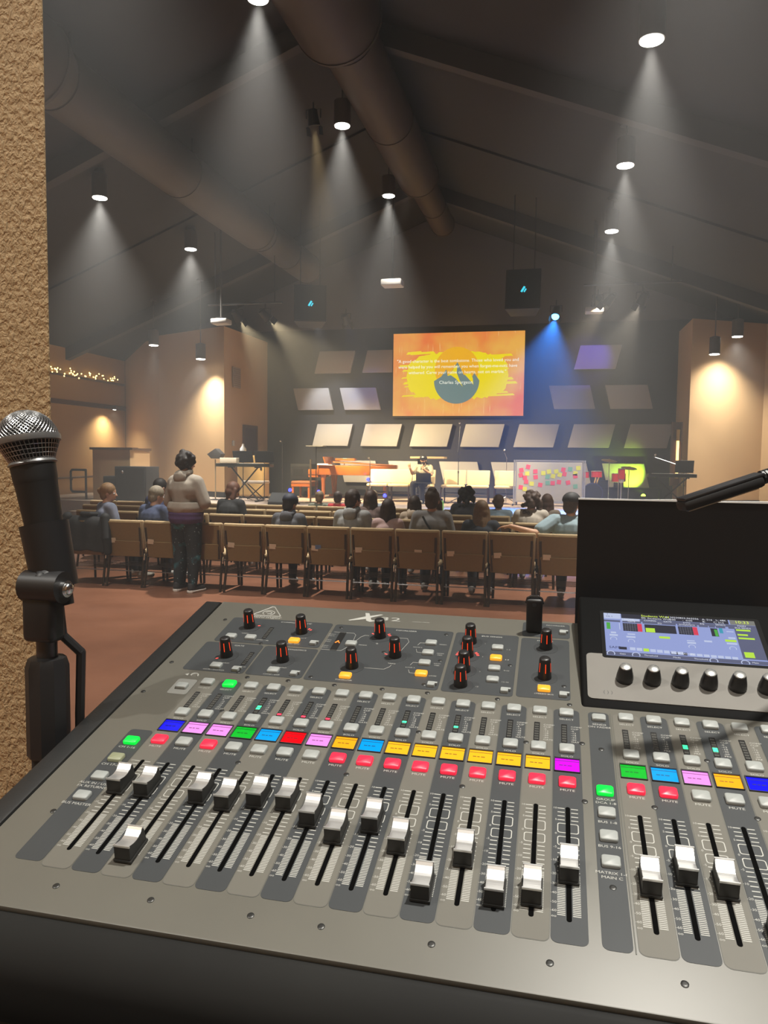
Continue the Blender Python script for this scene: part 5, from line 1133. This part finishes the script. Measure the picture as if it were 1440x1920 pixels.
# six display encoders
mb = MB(); mb.lathe([(8.0,0),(8.3,2),(7.9,6),(6.0,15),(5.4,16.2)], 14); tp_ = MB(); tp_.lathe([(5.5,16.0),(5.2,17.0),(3.4,17.9),(.01,18.1)], 18)
K6 = shared('encoder_knob', mb, mat('knob rubber', (.013,.012,.012), .38), True); T6 = shared('encoder_cap', tp_, mat('silver cap', (.6,.6,.58), .3, .85), True)
for i in range(6):
    x = 440.5+25.7*i; y, z = HP(38,2.8); k = link('encoder_knob', K6, hous, (x*.001,y*.001,z*.001), (th,0,0)); link('encoder_cap', T6, k)
pt = MB(); pt.text('( ) )', 6, Matrix.Translation((424,18,2.9))); onH(pt).build('plate_symbol', mat('dark print', (.03,.03,.03), .5), hous)
for x in (403,640): pass

# ---------------------------------------------------------------- USB stick plugged into the recorder port
u = thing('usb_stick', 'black USB memory stick standing up at the back of the console', 'USB stick'); u.matrix_world = M @ Matrix.Translation((.350,.405,0))
S(MB().prism([(-9,-4.5),(9,-4.5),(9,4.5),(-9,4.5)], .3, 42)).build('stick_body', BLACK, u, bevel=.003, seg=3)
S(MB().cyl((0,4.7,36),(0,-4.7,36),2.4,2.4,14)).build('swivel_pin', STEEL, u)
S(MB().tube([(-9.5,0,36),(-8,0,42),(-4,0,44.5),(4,0,44.5),(8,0,42),(9.5,0,36)], 1.3, 6)).build('swivel_clip', STEEL, u, smooth=True)

# ---------------------------------------------------------------- desk, board, lamp
dk = thing('mixing_desk', 'black desk carrying the mixing console', 'desk', (.1,.62,0))
MB().bx(-.60,1.2,-.62,.42,1.19,1.225).build('desk_top', BLACKM, dk, bevel=.004); MB().bx(-.58,-.54,-.55,.40,0,1.19).build('side_panel', BLACKM, dk); MB().bx(1.12,1.16,-.55,.40,0,1.19).build('side_panel', BLACKM, dk); MB().bx(-.54,1.12,.36,.39,.25,1.19).build('back_panel', BLACKM, dk)
for x in (-.42,.75):
    MB().prism([(-.22,0),(.27,0),(.27,.165),(-.22,.045)], 0, .05, Matrix(((0,0,1,x),(1,0,0,-.0),(0,1,0,1.225),(0,0,0,1)))).build('console_wedge', BLACKM, dk)
bd = thing('black_board', 'black foam board with torn white top edge behind the console screen', 'board', (.019,.965,1.225))
MB().bx(0,.75,0,.006,0,.378).build('board_face', mat('black foam board', (.010,.010,.011), .32, spec=.35), bd)
e = MB(); random.seed(9); px = [i*.0375 for i in range(21)]
top_ = [.378+random.uniform(0,.0015) for _ in px]
for i in range(20): e.add([(px[i],-.0006,.3768),(px[i+1],-.0006,.3768),(px[i+1],-.0006,top_[i+1]),(px[i],-.0006,top_[i]),(px[i],.0066,.3768),(px[i+1],.0066,.3768),(px[i+1],.0066,top_[i+1]),(px[i],.0066,top_[i])], [(0,1,2,3),(5,4,7,6),(3,2,6,7)])
e.build('torn_edge', WHITE, bd)
lm = thing('gooseneck_lamp', 'black LED gooseneck lamp bar above the console screen', 'lamp', (.50,.92,1.44))
# lamp bar end points in world coordinates, relative to the lamp base
lb = Vector(lm.location); P0 = Vector((.094,.66,1.615))-lb; P1 = Vector((.158,.68,1.637))-lb; P2_ = Vector((.185,.69,1.646))-lb
dx = (P1-P0).normalized(); q = dx.to_track_quat('X','Z').to_euler()
MB().box((P0+P1)/2+Vector((0,0,-.002)),((P1-P0).length,.018,.009),q).build('lamp_head', BLACK, lm, bevel=.003)
MB().box((P0+P1)/2+Vector((0,0,.0035)),((P1-P0).length*1.0,.016,.003),q).build('head_ridge', STEEL, lm, bevel=.001)
MB().box((P0+P1)/2+Vector((0,0,-.0066)),((P1-P0).length*.86,.014,.001),q).build('led_strip', mat('led strip', (.6,.6,.55), .3), lm)
MB().tube([P1-dx*.004+Vector((0,0,-.002)), P1+dx*.006, P2_, Vector((.24,.74,1.655))-lb, Vector((.34,.83,1.63))-lb, Vector((.44,.90,1.56))-lb, Vector((0,0,.02))], .0042, 8).build('gooseneck', BLACK, lm, smooth=True)
MB().lathe([(.012,0),(.012,.03),(.007,.035)], 14).build('connector', STEEL, lm, smooth=True)
for i in range(5): MB().cyl(P1+dx*(.001+.003*i),P1+dx*(.003+.003*i),.006).build('strain_relief', BLACK, lm)

# ---------------------------------------------------------------- near microphone on its stand
mc = thing('vocal_microphone', 'black vocal microphone with silver mesh ball in the left foreground', 'microphone')
k = .72/.66; CAMV = Vector((0,0,1.65))
def dz(p): return CAMV + (Vector(p)-CAMV)*k
ball = dz((-.45454,.573483,1.662)); body_b = dz((-.4370,.5725,1.575))
axis = (body_b-ball).normalized(); qm = (-axis).to_track_quat('Z','Y').to_matrix().to_4x4(); qm.translation = ball; mc.matrix_world = qm
# local: +z up along the microphone, origin at the ball centre
def mesh_ball():
    m = mat('wire mesh grille', (.42,.42,.42), .3, .85); n_ = m.node_tree.nodes; l = m.node_tree.links; p = n_['Principled BSDF']
    return m
MB().lathe([(.0001,-.022),(.020,-.018),(.0256,-.004),(.0262,.004),(.024,.014),(.018,.022),(.010,.0262),(.0001,.0278)], 32).build('inner_foam', mat('grille foam', (.012,.012,.012), .9), mc, smooth=True)
w_ = MB(); GR = .0278
def sph(t, a): 
    r_ = GR*math.cos(t); return (r_*math.cos(a), r_*math.sin(a), GR*math.sin(t)*1.03)
for s_ in (1,-1):      # diagonal wires winding over the dome
    for i in range(44):
        a0 = 2*math.pi*i/44; pts = [sph(R(2)+R(84)*j/14, a0+s_*j/14*1.5) for j in range(15)]; w_.tube(pts, .00048, 4) if False else [w_.cyl(a,b,.00048,.00048,4,False) for a,b in zip(pts,pts[1:])]
for i in range(44):
    a0 = 2*math.pi*i/44; w_.cyl((.0272*math.cos(a0),.0272*math.sin(a0),-.003),(.0195*math.cos(a0+.1),.0195*math.sin(a0+.1),-.021),.0005,.0005,4,False)
for z_, r_ in ((-.007,.0257),(-.011,.0240),(-.015,.0222),(-.019,.0204)): w_.tube([(r_*math.cos(R(a)),r_*math.sin(R(a)),z_) for a in range(0,361,12)], .0004, 4)
w_.build('mesh_grille', mesh_ball(), mc, smooth=True)
rb = MB(); pr_ = [(.0268,-.0035),(.0290,-.0028),(.0294,0),(.0290,.0028),(.0268,.0035)]; rb.lathe(pr_, 40); rb.build('grille_ring', mat('grey ring', (.20,.20,.20), .35, .5), mc, smooth=True)
MB().lathe([(.0205,-.024),(.0222,-.0225),(.0205,-.020)], 32).build('lower_ring', mat('grey ring', (.20,.20,.20), .35, .5), mc, smooth=True)
MB().lathe([(.0205,-.0215),(.0200,-.036),(.0196,-.040),(.0194,-.041),(.0192,-.042),(.0170,-.085),(.0150,-.125),(.0135,-.16),(.0001,-.161)], 32).build('handle', mat('microphone body', (.010,.010,.010), .5), mc, smooth=True)
ms = thing('microphone_boom_stand', 'black microphone stand with clip beside the mixing console', 'microphone stand', (-.472,.615,0))
loc0 = Vector(ms.location)
def wl_(p): return dz(p)-loc0
top = qm @ Vector((0,0,-.080)); bot = qm @ Vector((0,0,-.142))
cl_ = MB(); cq = (Vector(bot)-Vector(top)).to_track_quat('Z','Y').to_matrix()
pts_o = []; ns = 22
for j, (tt, ro, ri) in enumerate(((0,.0222,.0195),(1,.0205,.018))):
    for i in range(ns+1):
        a = R(-55+290*i/ns); c0 = (Vector(top).lerp(Vector(bot),tt))-loc0
        pts_o.append(c0+cq@Vector((ro*math.cos(a),ro*math.sin(a),0))); pts_o.append(c0+cq@Vector((ri*math.cos(a),ri*math.sin(a),0)))
n2 = 2*(ns+1); fs = []
for i in range(ns):
    b_ = 2*i; fs += [(b_,b_+2,n2+b_+2,n2+b_),(b_+3,b_+1,n2+b_+1,n2+b_+3),(b_+2,b_,b_+1,b_+3),(n2+b_,n2+b_+2,n2+b_+3,n2+b_+1)]
fs += [(0,n2,n2+1,1),(n2-2,n2-1,2*n2-1,2*n2-2)]
cl_.add(pts_o, fs).build('clip_sleeve', BLACK, ms, smooth=True)
B2 = Vector(bot)-loc0
piv = Vector((.004,-.006,1.512)); MB().cap(tuple(B2+Vector((0,0,.02))),.013,tuple(piv+Vector((0,0,.02))),.012).build('clip_neck', BLACK, ms, smooth=True)
MB().cyl((piv.x-.02,piv.y,piv.z+.015),(piv.x+.02,piv.y,piv.z+.015),.015,.015,18).build('pivot_joint', BLACK, ms, smooth=True)
MB().bx(-.016,.018,-.016,.006,1.475,1.52).build('pivot_yoke', BLACK, ms, bevel=.006, seg=3)
MB().cyl((.021,-.006,1.526),(.028,-.006,1.526),.008,.008,12).ell((.029,-.006,1.526),(.004,.006,.006),10,6).build('thumb_screw', CHROME, ms, smooth=True)
MB().cyl((0,0,1.455),(0,0,1.478),.0095,.0095,16).build('threaded_neck', STEEL, ms, smooth=True)
MB().lathe([(.013,1.36),(.0195,1.365),(.0195,1.45),(.017,1.458),(.010,1.459)], 10).build('clutch_grip', BLACK, ms, smooth=True, ang=20)
MB().cyl((0,0,.03),(0,0,1.37),.0155,.0155,16).build('pole', BLACKM, ms, smooth=True)
MB().lathe([(.13,0),(.13,.015),(.03,.035),(.016,.04)], 24).build('base', BLACKM, ms, smooth=True)
ce = tuple((qm @ Vector((0,0,-.158)))-loc0)
MB().tube([ce,(ce[0]+.003,ce[1],ce[2]-.03),(.024,.018,1.46),(.0215,.018,1.40),(.02,.018,1.30),(.018,.018,1.0),(.03,.03,.4),(.02,.03,.05)], .0045, 8).build('microphone_cable', BLACK, ms, smooth=True)

for o in bpy.data.objects:
    if o.type == 'MESH' and o.name.split('.')[0] in ('lettering','panel_lettering','meter_segments','display_text','screen_text','screen_widget','screen_dials','screen_grid','quote_text','white_keys','black_keys','control_knobs','book_rack','mesh_grille','glow_line','slats','logo_badge','snow_streaks','yellow_brushwork','plate_symbol','torn_edge','script_logo'):
        o['kind'] = 'stuff'
